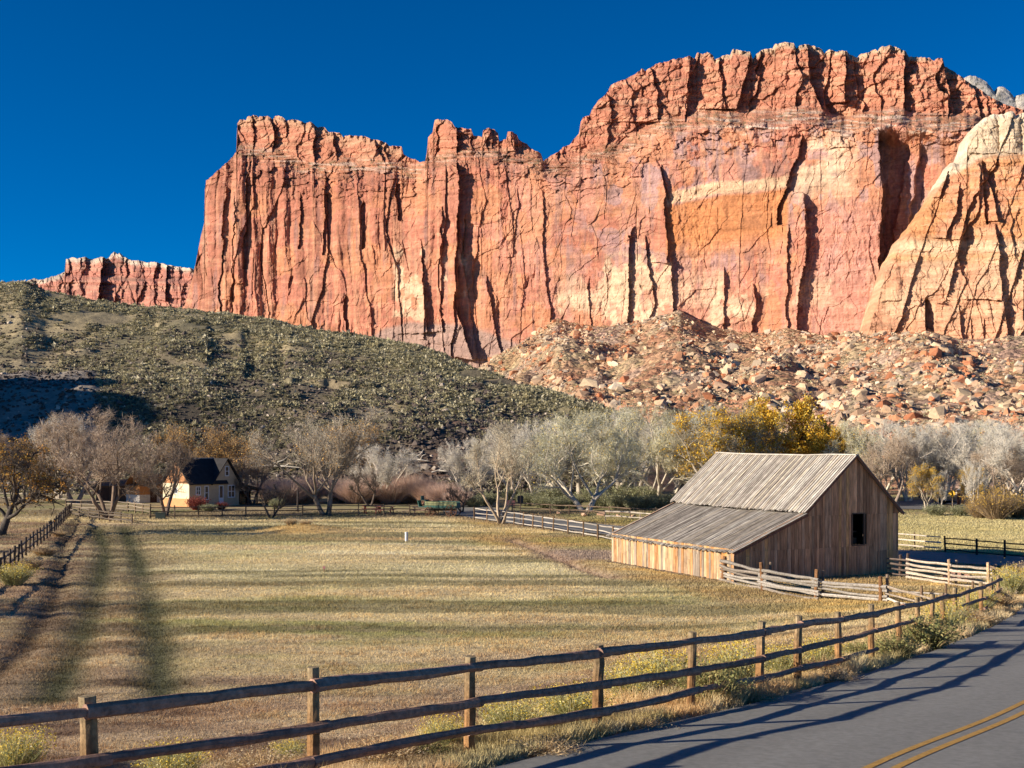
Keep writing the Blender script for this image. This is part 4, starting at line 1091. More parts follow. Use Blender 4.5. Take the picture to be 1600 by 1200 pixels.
# low sheds left of the house
sh = thing('shed', tuple(G(218, 786)), 'low rust coloured shed with a white foot left of the farmhouse', 'shed', None, math.radians(48))
mb = MB(); mb.box((0, 0, 0), (3.6, 3, .95), (.66, .60, .52)); mb.box((.02, .02, .95), (3.58, 2.98, 2.0), (.50, .22, .075)); mb.build('wall', M['plaster'], sh)
mb = MB(); slab([(-.2, -.25, 1.9), (3.8, -.25, 1.9), (3.8, 1.5, 3.3), (-.2, 1.5, 3.3)], .07, (.50, .23, .075)); slab([(-.2, 3.25, 1.9), (3.8, 3.25, 1.9), (3.8, 1.5, 3.3), (-.2, 1.5, 3.3)], .07, (.40, .18, .07)); mb.build('roof', M['roofw'], sh)
mb = MB(); mb.box((1.4, -.03, 0), (2.3, .0, 1.7), (.09, .045, .03)); mb.build('door', M['wood'], sh)
sh2 = thing('shed', tuple(G(150, 785)), 'dark plank shed behind the bare multi-trunk tree', 'shed', None, math.radians(8))
mb = MB(); mb.box((0, 0, 0), (4.6, 3, 2.0), (.12, .07, .045)); mb.build('wall', M['wood'], sh2)
mb = MB(); slab([(-.2, -.25, 1.95), (4.8, -.25, 1.95), (4.8, 3.2, 2.6), (-.2, 3.2, 2.6)], .07, (.17, .12, .09)); mb.build('roof', M['roofw'], sh2)
mb = MB(); mb.box((.6, -.03, 0), (1.5, .0, 1.75), (.07, .04, .03)); mb.build('door', M['wood'], sh2)
# ------------------------------------------------------------------ fences
rng = np.random.default_rng(77)
def post(parent, p, h, r, col, lean=(0, 0), sides=8, top=None):
    mb = MB()
    n = 7
    zs = np.linspace(-.25, h, n)
    pts = np.stack([p[0] + lean[0] * zs + rng.normal(size=n) * r * .08, p[1] + lean[1] * zs + rng.normal(size=n) * r * .08, p[2] + zs], -1)
    K = np.tile(np.array(col), (n, 1)) * (1 + .1 * rng.normal(size=(n, 1)))
    if top is not None:
        f = np.clip((zs - h * .45) / (h * .5), 0, 1)[:, None]
        K = K * (1 - f) + np.array(top) * f
    mb.tube(pts, r * np.linspace(1.06, .93, n), sides, K, True, .05, rng, .12)
    return mb.build('post', M['log'], parent)
def rail(parent, a, b, r, col, wob=.03, sag=0.0, sides=7, n=8, name='rail'):
    mb = MB()
    a, b = np.asarray(a, float), np.asarray(b, float)
    t = np.linspace(0, 1, n)[:, None]
    ph = rng.uniform(0, 6.28, 2)
    pts = a + (b - a) * t
    pts[:, 2] += wob * np.sin(t[:, 0] * rng.uniform(2, 5) + ph[0]) * np.sin(np.pi * t[:, 0]) ** .5 - sag * 4 * t[:, 0] * (1 - t[:, 0]) + rng.normal(size=n) * wob * .25
    pts[:, 0] += wob * .6 * np.sin(t[:, 0] * 4 + ph[1])
    rr = r * (np.linspace(1.1, .88, n) if rng.uniform() < .5 else np.linspace(.88, 1.1, n)) * (1 + rng.normal(size=n) * .05)
    mb.tube(pts, rr, sides, np.array(col) * (1 + rng.normal() * .12), True, .06, rng, .14)
    return mb.build(name, M['log'], parent)

# roadside fence in front
FB = np.array([(x, y, float(zroad(y)) - .06) for x, y in FENCE])
ff = thing('rail_fence', tuple(FB[5]), 'long dark brown three-rail log fence running along the paved road in front', 'fence')
O = FB[5]
LEANS = {3: (-.03, 0), 8: (.03, 0), 9: (.02, 0)}
for i, p in enumerate(FB):
    q = p - O
    h = 1.24 + rng.uniform(-.07, .07)
    post(ff, q, h, .068 * rng.uniform(.92, 1.1), np.array((.30, .165, .07)) * rng.uniform(.85, 1.15), LEANS.get(i, (rng.normal() * .022, rng.normal() * .022)), 10, (.27, .21, .125))
dirs = np.gradient(FB, axis=0); dirs /= np.linalg.norm(dirs, axis=1)[:, None]
side_ = np.stack([dirs[:, 1], -dirs[:, 0], 0 * dirs[:, 0]], -1)
hts = np.array([.32, .68, 1.08])
joint = rng.normal(size=(len(FB), 3)) * .018
for k in range(3):
    for i in range(len(FB) - 1):
        if k == 1 and 13 <= i < 16 or k == 0 and 11 <= i < 18: continue
        a = FB[i] + side_[i] * .10 + (0, 0, hts[k] + joint[i, k]) - O
        b = FB[i + 1] + side_[i + 1] * .10 + (0, 0, hts[k] + joint[i + 1, k]) - O
        d = (b - a) / np.linalg.norm(b - a)
        rail(ff, a - d * .12, b + d * .12, (.049, .051, .056)[k] * rng.uniform(.92, 1.12), (.33, .20, .145), .013, .0, 9, 12)

def run_fence(name, label, cat_, pts, post_h, rails, rr, pr, pcol, rcol, step=None, wob=.02, group=None, off=.0, sag=0, lap=.05):
    pts = np.asarray(pts, float)
    if step:
        out = []
        for a, b in zip(pts[:-1], pts[1:]):
            n = max(1, int(round(np.linalg.norm(b - a) / step)))
            out += [a + (b - a) * k / n for k in range(n)]
        pts = np.array(out + [pts[-1]])
    t = thing(name, tuple(pts[0]), label, cat_, group)
    O = pts[0]
    for p in pts:
        post(t, p - O, post_h * rng.uniform(.93, 1.07), pr * rng.uniform(.85, 1.15), np.array(pcol) * rng.uniform(.8, 1.2), (rng.normal() * .03, rng.normal() * .03), 6)
    for a, b in zip(pts[:-1], pts[1:]):
        d = (b - a) / np.linalg.norm(b - a); sd = np.array([d[1], -d[0], 0])
        for h in rails:
            rail(t, a - O - d * lap + sd * off + (0, 0, h + rng.normal() * .02), b - O + d * lap + sd * off + (0, 0, h + rng.normal() * .02), rr * rng.uniform(.85, 1.15), np.array(rcol) * rng.uniform(.85, 1.15), wob, sag, 6, 5)
    return t
# field fences
run_fence('rail_fence', 'old grey rail fence closing the left edge of the field', 'fence', [G(112, 803), G(78, 838), G(40, 868), G(0, 903), G(-90, 965)], 1.15, (.35, .85), .06, .075, (.10, .08, .065), (.17, .14, .12), 2.3, .04, off=.06)
run_fence('rail_fence', 'brown rail fence between the field and the farmhouse yard', 'fence', [G(235, 810), G(384, 808), G(560, 806), G(680, 805)], 1.15, (.2, .62, 1.02), .05, .07, (.15, .11, .075), (.14, .105, .08), 2.5, .02)
run_fence('rail_fence', 'low split rail fence curving round the bare multi-trunk tree', 'fence', [G(110, 806), G(155, 813), G(206, 819)], .95, (.3, .62, .85), .06, .07, (.15, .11, .08), (.11, .09, .072), 2.6, .04)
run_fence('rail_fence', 'sunlit pale rail fence standing behind the multi-trunk tree', 'fence', [G(104, 796), G(150, 798), G(200, 800), G(235, 805)], 1.1, (.3, .65, 1.0), .06, .07, (.2, .14, .09), (.25, .205, .155), 2.6, .03)
run_fence('rail_fence', 'grey rail fence along the far lane at the left edge', 'fence', [G(-20, 785), G(60, 786), G(104, 788)], 1.3, (.6, 1.1), .07, .09, (.2, .16, .12), (.42, .36, .28), 3.2, .03)
run_fence('rail_fence', 'three-rail fence with whitish rails between the field and the drive', 'fence', [G(741, 812), G(803, 820), G(864, 830), G(912, 838), G(958, 847), G(1000, 855)], 1.15, (.22, .62, 1.02), .05, .075, (.20, .125, .07), (.40, .36, .31), 2.35, .02, off=-.07)
run_fence('rail_fence', 'thin brown rail fence on the far side of the paved drive', 'fence', [G(800, 801), G(860, 803), G(920, 806), G(985, 810), G(1040, 812)], 1.0, (.5, .95), .05, .06, (.15, .10, .07), (.19, .135, .095), 3.2, .03)
run_fence('rail_fence', 'short whitish rail fence beside the drive behind the lean-to', 'fence', [G(946, 814), G(1000, 817), G(1050, 820)], 1.0, (.45, .9), .055, .065, (.3, .24, .18), (.52, .46, .38), 2.8, .03)
# paddock fence right of the barn: pale rails, then dark ones
pf = run_fence('rail_fence', 'paddock fence with dark posts across the drive right of the barn', 'fence', [G(1477, 862), G(1526, 867), G(1570, 871), G(1625, 876)], 1.08, (.18, .56, .9), .045, .075, (.055, .038, .032), (.075, .05, .042), None, .015)
O = np.array(pf.location)
post(pf, G(1429, 856) - O, 1.05, .05, (.12, .08, .05), (0, 0), 6)
for h in (.2, .56, .92):
    rail(pf, G(1380, 853) + (0, 0, h) - O, G(1470, 861) + (0, 0, h) - O, .05, (.60, .52, .43), .01, 0, 6, 5)
# corral beside the barn
cp = [G(1129, 909), G(1192, 923), G(1275, 938), G(1376, 949)]
cf = thing('corral_fence', tuple(cp[0]), 'grey stacked-rail corral fence in front of the barn gable', 'fence')
O = np.array(cp[0])
CG = [(.25, .225, .195), (.33, .30, .265), (.21, .18, .15), (.38, .345, .30)]
for i, p in enumerate(cp):
    h = (1.32, 1.38, 1.42, 1.35)[i]
    post(cf, p - O, h, .095, (.22, .115, .055), ((.09, 0), (-.07, 0), (.03, 0), (.0, 0))[i], 8)
    if i: post(cf, p - O + (.34 if i < 3 else .3, .12, 0), h * (.98, 1, .95, 1.06)[i], .07, (.20, .15, .11), ((0, 0), (.05, 0), (0.02, 0), (.02, 0))[i], 7)
for i in range(3):
    a, b = cp[i] - O, cp[i + 1] - O
    d = (b - a) / np.linalg.norm(b - a); sd = np.array([d[1], -d[0], 0]) * (.05 if i % 2 else -.02)
    for k in range(6 if i < 2 else 5):
        h = .12 + k * (.175 if i < 2 else .2)
        rail(cf, a - d * .25 + sd * (1 + .5 * (k % 2)) + (0, 0, h + rng.normal() * .03), b + d * .3 + sd + (0, 0, h + rng.normal() * .03), rng.uniform(.05, .085), CG[rng.integers(4)], .05, .05, 7, 7)
rail(cf, cp[0] - O + (.3, -.05, 1.12), cp[0] - O + (1.15, .1, 1.12), .09, (.50, .44, .36), .01, 0, 7, 4)
rail(cf, cp[0] - O + (.2, -.05, 1.24), cp[0] - O + (1.1, .1, 1.26), .05, (.40, .34, .27), .01, 0, 7, 4)
# low rails from the last corral post towards the road
lo = thing('rail_fence', tuple(cp[3]), 'low whitish rails joining the corral to the roadside fence', 'fence')
O = np.array(cp[3])
e1 = G(1556, 937, .3)
for h0, h1, px1, py1 in ((.95, .75, 1470, 940), (.62, .5, 1475, 948), (.72, .62, 1555, 935), (.42, .3, 1455, 955), (.2, .2, 1450, 962)):
    q = G(px1, py1, h1) - O
    rail(lo, (.2, 0, h0), q, .05, (.50, .45, .39) if h0 in (.72, .42) else (.34, .28, .22), .04, .02, 6, 8)
for px, py in ((1440, 950), (1478, 946), (1520, 942)):
    post(lo, G(px, py, .1) - O, .95, .06, (.2, .13, .08), (0, 0), 6)
# sunlit rails behind it
cp2 = [G(1418, 905), G(1484, 916), G(1545, 922), G(1562, 925)]
c2 = thing('corral_fence', tuple(cp2[1]), 'sunlit pale rail corral fence against the shaded drive right of the barn', 'fence')
O = np.array(cp2[1])
for i in (1, 2): post(c2, cp2[i] - O, 1.35, .085, (.45, .31, .19), (-.03, 0), 8); post(c2, cp2[i] - O + (.34, .1, 0), 1.3 if i == 1 else 1.25, .06, (.35, .26, .18), (.03, 0), 7)
post(c2, cp2[3] - O + (.5, .2, 0), 1.25, .07, (.26, .18, .12), (-.06, 0), 7)
for i in (0, 1):
    a, b = cp2[i] - O, cp2[i + 1] - O
    d = (b - a) / np.linalg.norm(b - a)
    for k in range(5):
        h = .12 + .23 * k
        rail(c2, a - d * .1 + (0, -.03, h), b + d * .2 + (0, .05, h + rng.normal() * .02), .065, np.array((.46, .39, .31)) * rng.uniform(.85, 1.1), .03, .02, 7, 7)
rail(c2, cp2[2] - O + (0, 0, 1.15), cp2[3] - O + (2.2, -1, .35), .06, (.24, .17, .12), .02, 0, 6, 5)
rail(c2, cp2[2] - O + (.1, 0, .75), cp2[3] - O + (1.9, -1, .05), .055, (.22, .16, .12), .02, 0, 6, 5)
# dark shaded post stack between barn and corral
c3 = thing('corral_fence', tuple(G(1404, 902)), 'shaded dark rail fence between the barn corner and the corral', 'fence')
O = np.array(c3.location)
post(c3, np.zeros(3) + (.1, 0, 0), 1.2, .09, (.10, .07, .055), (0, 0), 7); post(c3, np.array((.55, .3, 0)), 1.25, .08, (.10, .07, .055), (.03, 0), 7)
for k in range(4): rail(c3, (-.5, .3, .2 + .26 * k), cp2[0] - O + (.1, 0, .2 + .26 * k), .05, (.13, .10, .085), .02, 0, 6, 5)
# pink-ended sawn logs lying by the corral
lg = thing('log_pile', tuple(G(1488, 910)), 'two short sawn pinkish logs lying below the corral post', 'logs')
mb = MB(); mb.tube([(-.45, 0, .28), (.35, -.2, .28)], .27, 10, (.48, .27, .19), True, .04, rng, .1); mb.build('log', M['log'], lg)
mb = MB(); mb.tube([(.45, .2, .24), (.75, -.6, .24)], .23, 10, (.40, .22, .15), True, .04, rng, .1); mb.build('log', M['log'], lg)
# ------------------------------------------------------------------ trees
def grow(seed, H, W, stems=1, fork=.22, nl=5, spread=.75, tw_col=(.36, .32, .26), bark=(.16, .12, .09), leaf=None, nleaf=0, dens=1.0, wig=.16, lean=0.0, trop=.05, cz=.56, thick=1.0, nsub=7, twl=1.0, leafsz=.16, leafclump=None):
    """a bare or half bare broadleaf: returns meshes for trunk (with limbs) and crown (twigs, leaves)"""
    rng = np.random.default_rng(seed)
    tr, cr = MB(), MB()
    hz_, hw = H * .50, W * .5
    def outside(p, slack=1.0):
        q = (p[0] / hw) ** 2 + (p[1] / hw) ** 2 + ((p[2] - H * cz) / (H * (1 - cz) if p[2] > H * cz else H * cz * .95)) ** 2
        return q > slack
    def walk(p, d, L, n, w, tp, slack):
        pts = [p]; d = d / np.linalg.norm(d)
        for k in range(n):
            d = d + rng.normal(size=3) * w + np.array([0, 0, tp]); d /= np.linalg.norm(d)
            q = pts[-1] + d * L / n
            if len(pts) > 2 and outside(q, slack): break
            pts.append(q)
        return np.array(pts), d
    def side_dir(d, ang):
        a = np.cross(d, rng.normal(size=3)); a /= np.linalg.norm(a)
        return d * math.cos(ang) + a * math.sin(ang)
    R0 = H * .026 * thick
    limbs = []
    for s in range(stems):
        az = s / stems * 6.28 + rng.uniform(-.4, .4)
        tilt = (lean if stems == 1 else rng.uniform(.25, .6))
        d = np.array([math.sin(tilt) * math.cos(az), math.sin(tilt) * math.sin(az), math.cos(tilt)])
        if stems == 1: d = np.array([math.sin(lean), .0, math.cos(lean)])
        r0 = R0 / math.sqrt(stems) * 1.15
        p0 = np.array([math.cos(az), math.sin(az), 0]) * (0 if stems == 1 else r0 * .8)
        pts, d2 = walk(p0 - (0, 0, .15), d, H * fork * rng.uniform(.85, 1.15), 5, .07, .0, 4)
        rr = np.linspace(1.25, .82, len(pts)) * r0; rr[0] *= 1.25
        tr.tube(pts, rr, 8, np.array(bark), True, .07, rng, .15)
        k = max(2, int(round(nl / stems)))
        for j in range(k):
            a2 = j / k * 6.28 + rng.uniform(-.5, .5)
            sp = spread * rng.uniform(.35, 1.15)
            out = np.array([math.cos(a2), math.sin(a2), 0])
            dd = d2 * math.cos(sp) + out * math.sin(sp)
            i0 = -1 if j < 2 else rng.integers(max(1, len(pts) - 3), len(pts))
            limbs.append((pts[i0], dd, H * .72 * rng.uniform(.75, 1.1), r0 * rng.uniform(.5, .72)))
    L3 = []
    def spawn(pts, rad, L, level):
        n = (nsub + 1, nsub)[level] if level < 2 else 5
        for c in range(n):
            f = rng.uniform(.28 if level == 0 else .12, 1.0)
            i = min(int(f * (len(pts) - 1)), len(pts) - 2)
            q = pts[i] + (pts[i + 1] - pts[i]) * rng.uniform()
            t = pts[i + 1] - pts[i]; t /= np.linalg.norm(t)
            d = side_dir(t, rng.uniform(.45, 1.05))
            d[2] += .12
            ln = L * (.52 if level == 0 else .5) * rng.uniform(.6, 1.2) * (1.15 - .45 * f)
            r = rad[i] * rng.uniform(.42, .62)
            if level < 1:
                bp, _ = walk(q, d, ln, 6, wig, trop, 1.05)
                if len(bp) < 3: continue
                br = np.linspace(1, .35, len(bp)) * r * 1.25
                tr.tube(bp, br, 5, np.array(bark) * rng.uniform(.95, 1.3), False, 0, None)
                spawn(bp, br, ln, level + 1)
            else:
                bp, _ = walk(q, d, ln, 5, wig * 1.1, trop, rng.uniform(.95, 1.2))
                if len(bp) < 3: continue
                br = np.linspace(1, .4, len(bp)) * max(r, .012)
                cr.tube(bp, br * 1.6, 3, np.array(bark) * .6 + np.array(tw_col) * .4, False)
                L3.append(bp)
    for p, d, L, r in limbs:
        bp, _ = walk(p, d, L, 8, wig * .8, trop * 1.2, rng.uniform(.62, 1.25))
        if len(bp) < 3: continue
        br = np.linspace(1, .28, len(bp)) * r
        tr.tube(bp, br, 6, np.array(bark), False, .04, rng, .12)
        spawn(bp, br, L, 0)
        L3.append(bp[len(bp) // 2:])
    # fine twigs as slim blades, all at once
    A = np.vstack([b[:-1] for b in L3]); B = np.vstack([b[1:] for b in L3])
    n = int(len(A) * 3.6 * dens)
    k = rng.integers(0, len(A), n); f = rng.uniform(size=(n, 1))
    P0 = A[k] + (B[k] - A[k]) * f
    T = B[k] - A[k]; T /= np.linalg.norm(T, axis=1)[:, None] + 1e-9
    rnd = rng.normal(size=(n, 3)); D = T * .5 + rnd * .75 + np.array([0, 0, .2]); D /= np.linalg.norm(D, axis=1)[:, None]
    Ln = H * .062 * twl * rng.uniform(.5, 1.3, (n, 1))
    E0 = P0 + D * Ln
    D2 = D + rng.normal(size=(n, 3)) * .5; D2 /= np.linalg.norm(D2, axis=1)[:, None]
    M0 = P0 + D * Ln * rng.uniform(.3, .7, (n, 1)); E1 = M0 + D2 * Ln * .7
    def blades(a, b, w):
        s = np.cross(b - a, rng.normal(size=a.shape)); s /= np.linalg.norm(s, axis=1)[:, None] + 1e-9
        V = np.stack([a - s * w, a + s * w, b], 1).reshape(-1, 3)
        return V, np.arange(len(V)).reshape(-1, 3)
    wd = .0095 * (H / 9) ** .5
    for a, b in ((P0, E0), (M0, E1)):
        V, Tt = blades(a, b, wd)
        c = np.repeat(np.array(tw_col)[None] * rng.uniform(.7, 1.3, (len(a), 1)), 3, 0)
        cr.add(V, None, Tt, c)
    if leaf is not None and nleaf:
        lc = np.atleast_2d(np.array(leaf, float))
        cand = np.vstack([E0, E1, M0])
        if leafclump:
            q = cand / (H * .11)
            m = fbm(q[:, 0] + 3 * q[:, 2], q[:, 1] + 2.1 * q[:, 2], 2, seed) > 1 - leafclump
            if m.sum() > 50: cand = cand[m]
        k = rng.integers(0, len(cand), nleaf)
        c0 = cand[k] + rng.normal(size=(nleaf, 3)) * H * .012
        s1 = rng.normal(size=(nleaf, 3)); s1 /= np.linalg.norm(s1, axis=1)[:, None]
        s2 = np.cross(s1, rng.normal(size=(nleaf, 3))); s2 /= np.linalg.norm(s2, axis=1)[:, None]
        h = leafsz * rng.uniform(.5, 1.2, (nleaf, 1))
        V = np.stack([c0 - s1 * h * .5, c0 + s2 * h * .38, c0 + s1 * h * .5, c0 - s2 * h * .38], 1).reshape(-1, 3)
        cr.add(V, np.arange(len(V)).reshape(-1, 4), None, np.repeat(lc[rng.integers(0, len(lc), nleaf)] * rng.uniform(.7, 1.25, (nleaf, 1)), 4, 0))
    return tr, cr
TEMPL = {}
def tree_template(key, **kw):
    tr, cr = grow(**kw)
    t = bpy.data.meshes
    root = bpy.data.objects.new('tree', None)
    a = tr.build('trunk', M['bark'], root, True); b = cr.build('crown', M['leaf'] if kw.get('nleaf', 0) > 6000 else M['twig'], root)
    allv = np.vstack(cr.V)
    TEMPL[key] = [root, a, b, np.quantile(allv[:, 2], .998), 2 * np.quantile(np.abs(allv[:, 0]), .985), False]
def plant(key, name, px, py, hpx, wpx, label, group=None, rz=0, Y=None, cat_='tree'):
    root, a, b, h, w_, used = TEMPL[key]
    p = G(px, py) if Y is None else np.array([(px - 800) / F * Y, Y, 0])
    s = hpx / F * p[1] / h; sx = wpx / F * p[1] / w_
    r = bpy.data.objects.new(name, None); C.objects.link(r); tag(r, label, cat_, group)
    r.location = p; r.scale = (sx, sx, s); r.rotation_euler = (0, 0, rz)
    for o, nm in ((a, 'trunk'), (b, 'crown')):
        if not used:
            o.parent = r
        else:
            c = o.copy(); C.objects.link(c); c.parent = r
    TEMPL[key][5] = True
    return r
GREY, PGREY, BEIGE = (.30, .265, .215), (.43, .415, .35), (.36, .285, .20)
YEL = [(.76, .47, .04), (.68, .39, .03), (.82, .56, .08), (.54, .33, .045)]
GLD = [(.58, .34, .11), (.50, .28, .09), (.62, .42, .17)]
OLV = [(.50, .44, .19), (.56, .49, .25), (.60, .44, .12)]
tree_template('orch', seed=1, H=8, W=10, stems=1, fork=.28, nl=6, lean=.25, spread=.95, tw_col=(.14, .11, .085), bark=(.09, .075, .065), leaf=[(.42, .20, .04), (.36, .22, .05)], nleaf=1800, leafclump=.45, leafsz=.2, wig=.22, dens=.7)
tree_template('multi', seed=2, H=10, W=9.6, stems=4, fork=.3, nl=10, spread=.6, tw_col=(.50, .39, .29), bark=(.20, .145, .105), dens=.9)
tree_template('fork', seed=3, H=7, W=6.8, stems=2, fork=.42, nl=7, spread=.85, tw_col=(.30, .24, .185), bark=(.16, .12, .10), dens=.65, wig=.2)
tree_template('spread', seed=14, H=10.4, W=13.4, stems=2, fork=.2, nl=9, spread=1.0, tw_col=(.48, .42, .325), bark=(.27, .21, .155), leaf=GLD, nleaf=900, leafclump=.3, dens=.9, cz=.52, wig=.14)
tree_template('pale', seed=5, H=9, W=7.4, stems=4, fork=.38, nl=8, spread=.55, tw_col=(.56, .50, .37), bark=(.46, .36, .25), dens=.7, thick=.85)
tree_template('cotton', seed=6, H=10.5, W=12, stems=2, fork=.2, nl=9, spread=.85, tw_col=(.62, .60, .45), bark=(.50, .44, .35), leaf=OLV, nleaf=5200, leafsz=.13, dens=1.15, cz=.5)
tree_template('cotton2', seed=7, H=10, W=10, stems=1, fork=.22, nl=8, spread=.85, tw_col=(.58, .57, .46), bark=(.46, .40, .32), leaf=OLV + YEL[:1], nleaf=2600, leafsz=.13, dens=1.2, cz=.5)
tree_template('bare', seed=8, H=10, W=9, stems=3, fork=.22, nl=9, spread=.65, tw_col=(.62, .58, .50), bark=(.56, .49, .40), dens=1.2, cz=.5)
tree_template('bare2', seed=9, H=10, W=9, stems=2, fork=.25, nl=8, spread=.7, tw_col=(.55, .44, .33), bark=(.33, .255, .20), leaf=[(.36, .24, .12)], nleaf=700, dens=1.1, cz=.5)
tree_template('yellow', seed=10, H=10, W=10, stems=2, fork=.2, nl=9, spread=.8, tw_col=(.30, .24, .15), bark=(.14, .11, .085), leaf=YEL + [(.66, .52, .12)], nleaf=26000, leafsz=.24, dens=.6, cz=.5, leafclump=.8)
tree_template('yellow2', seed=11, H=10, W=10, stems=2, fork=.2, nl=9, spread=.8, tw_col=(.42, .39, .30), bark=(.40, .34, .26), leaf=YEL + YEL[:2] + OLV[:2], nleaf=13000, leafsz=.19, dens=1.1, cz=.5, leafclump=.5)
tree_template('golden', seed=12, H=9, W=9, stems=3, fork=.2, nl=9, spread=.7, tw_col=(.33, .26, .18), bark=(.15, .115, .09), leaf=GLD, nleaf=7000, leafsz=.17, dens=.9, cz=.5, leafclump=.7)
tree_template('gnarl', seed=13, H=3.4, W=4.4, stems=2, fork=.35, nl=6, spread=1.1, tw_col=(.16, .125, .10), bark=(.095, .075, .062), dens=.4, wig=.32, thick=1.5)

plant('orch', 'orchard_tree', 2, 836, 158, 205, 'dark orchard tree with some orange leaves leaning over the left fence', rz=.3)
plant('multi', 'orchard_tree', 170, 812, 172, 165, 'large grey bare tree with several trunks from one base left of the farmhouse', rz=.5)
plant('fork', 'orchard_tree', 258, 807, 120, 118, 'dark bare forked tree standing in front of the farmhouse', rz=1.57)
plant('spread', 'cottonwood_tree', 510, 806, 170, 225, 'wide spreading bare tree with two heavy leaning trunks behind the field fence', rz=.2)
plant('pale', 'ash_tree', 783, 818, 160, 130, 'pale bare tree with slim trunks fanning from its base beside the whitish rail fence', rz=.9)
plant('gnarl', 'orchard_tree', 424, 809, 52, 62, 'small gnarled dark orchard tree standing alone by the farmhouse fence', rz=.4)
plant('gnarl', 'orchard_tree', 730 - 8, 800, 44, 50, 'small dark twisted tree behind the green wagon', rz=2.4)
plant('cotton', 'cottonwood_tree', 915, 800, 158, 205, 'broad pale cottonwood with a thick leaning trunk beyond the drive', rz=.1)
rows = [
 ('golden', 300, 784, 122, 110, 'golden brown tree rising straight behind the farmhouse roof', 0), ('golden', 352, 785, 108, 120, 'dull golden tree behind the right end of the farmhouse', 2), ('bare2', 118, 786, 142, 130, 'beige bare tree behind the multi-trunk tree', .4),
 ('golden', 40, 786, 104, 110, 'small golden tree behind the leaning orchard tree', 4), ('bare2', -30, 786, 120, 130, 'brownish bare tree at the far left edge', 2), ('bare', 92, 780, 130, 90, 'thin pale bare tree left of the multi-trunk tree', 3),
 ('fork', 395, 788, 80, 80, 'dark bare tree beside the farmhouse porch', 1), ('golden', 546, 778, 120, 110, 'faded golden tree showing through the wide spreading tree', 1), ('bare', 600, 786, 92, 120, 'short grey bare tree beside the wide spreading tree', 5), ('gnarl', 578, 791, 62, 60, 'dark twisted little tree above the red picnic table', 3),
 ('bare', 726, 784, 100, 90, 'grey bare tree at the foot of the dark hill', 2), ('bare', 842, 783, 128, 110, 'grey bare tree left of the broad pale cottonwood', 1), ('cotton2', 862, 779, 120, 110, 'grey green cottonwood on the near side of the rubble slope', 3), ('cotton2', 968, 784, 152, 130, 'tall grey green cottonwood right of the broad pale one', 0), ('cotton', 1030, 786, 156, 150, 'pale leafy cottonwood behind the lean-to roof', 2.2),
 ('cotton2', 1080, 784, 150, 130, 'grey cottonwood behind the left slope of the main barn roof', 4.4), ('yellow2', 1120, 792, 158, 150, 'half bare cottonwood with scattered yellow leaves behind the barn ridge', 1), ('yellow2', 1178, 789, 156, 120, 'sparse yellow cottonwood behind the barn ridge left of the dense yellow one', 3),
 ('yellow', 1232, 783, 160, 150, 'dense bright yellow cottonwood behind the barn ridge', 0), ('yellow', 1290, 786, 118, 100, 'lower olive yellow tree just left of the barn peak', 2), ('yellow2', 1326, 786, 108, 80, 'small greyish yellow tree behind the barn peak', 5), ('cotton', 1350, 788, 132, 130, 'grey bare cottonwood right of the barn peak', 1.1),
 ('bare2', 1392, 792, 112, 100, 'brownish bare tree with a pale trunk beside the barn eave', 3.1), ('bare', 1418, 784, 128, 110, 'pale grey tree left of the yellow road sign', 4), ('golden', 1440, 778, 112, 100, 'brown leafed tree overhanging the far road', 0), ('bare', 1472, 783, 126, 110, 'pale grey tree standing over the yellow road sign', .7), ('bare', 1520, 786, 130, 120, 'wide silver grey bare tree right of the yellow road sign', 2), ('cotton2', 1555, 780, 124, 110, 'grey tree behind the yellow topped bush', 1), ('bare2', 1560, 792, 96, 110, 'beige bare tree above the yellow topped bush', 5),
 ('bare', 1604, 794, 136, 140, 'grey bare tree with white trunks at the right edge', 1.5), ('bare', 1650, 790, 130, 120, 'grey bare tree just past the right edge', 3.6), ('yellow2', 1447, 797, 74, 50, 'small yellow leafed tree by the far road', 2), ('yellow2', 1516, 796, 70, 46, 'slim pale tree with yellow leaves behind the meadow', 4), ('bare', 1470, 797, 62, 30, 'slender white sapling beside the far road', 1), ('bare', 1522, 801, 84, 40, 'slender white stemmed sapling behind the meadow', 4),
]
for key, px, py, h, w_, lab, rz in rows:
    plant(key, 'cottonwood_tree', px, py, h, w_, lab, None, rz)
# a few more further back close the row
rng = np.random.default_rng(41)
for i, (px, py, h, w_, key) in enumerate([(800, 773, 105, 100, 'bare'), (905, 772, 122, 110, 'cotton2'), (945, 772, 130, 110, 'cotton'), (1000, 772, 132, 120, 'bare'), (1055, 772, 130, 120, 'cotton'), (1380, 773, 108, 110, 'bare'), (1430, 772, 106, 100, 'cotton'), (1490, 773, 108, 110, 'bare'), (1535, 772, 112, 110, 'bare'), (1585, 773, 112, 120, 'bare'), (1340, 773, 106, 100, 'cotton2')]):
    plant(key, 'cottonwood_tree', px, py, h, w_, 'hazy grey tree in the back row below the rubble slope', 'grey trees of the back row', rng.uniform(0, 6))
# woods left of the picture: they throw some of the long bands of shade over the field
for i, (x, y, s_) in enumerate([(-36, 24, 6.5), (-40, 36, 7.5), (-43, 46, 8), (-52, 60, 8.5), (-58, 72, 8.5), (-66, 86, 9), (-42, 17, 7)]):
    key = ('multi', 'bare2', 'golden')[i % 3]
    plant(key, 'orchard_tree', 800 + F * x / y, 0, s_ / y * F, s_ * 1.05 / y * F, 'bare tree of the wood left of the field', 'trees of the wood left of the field', i * 1.3, Y=y)
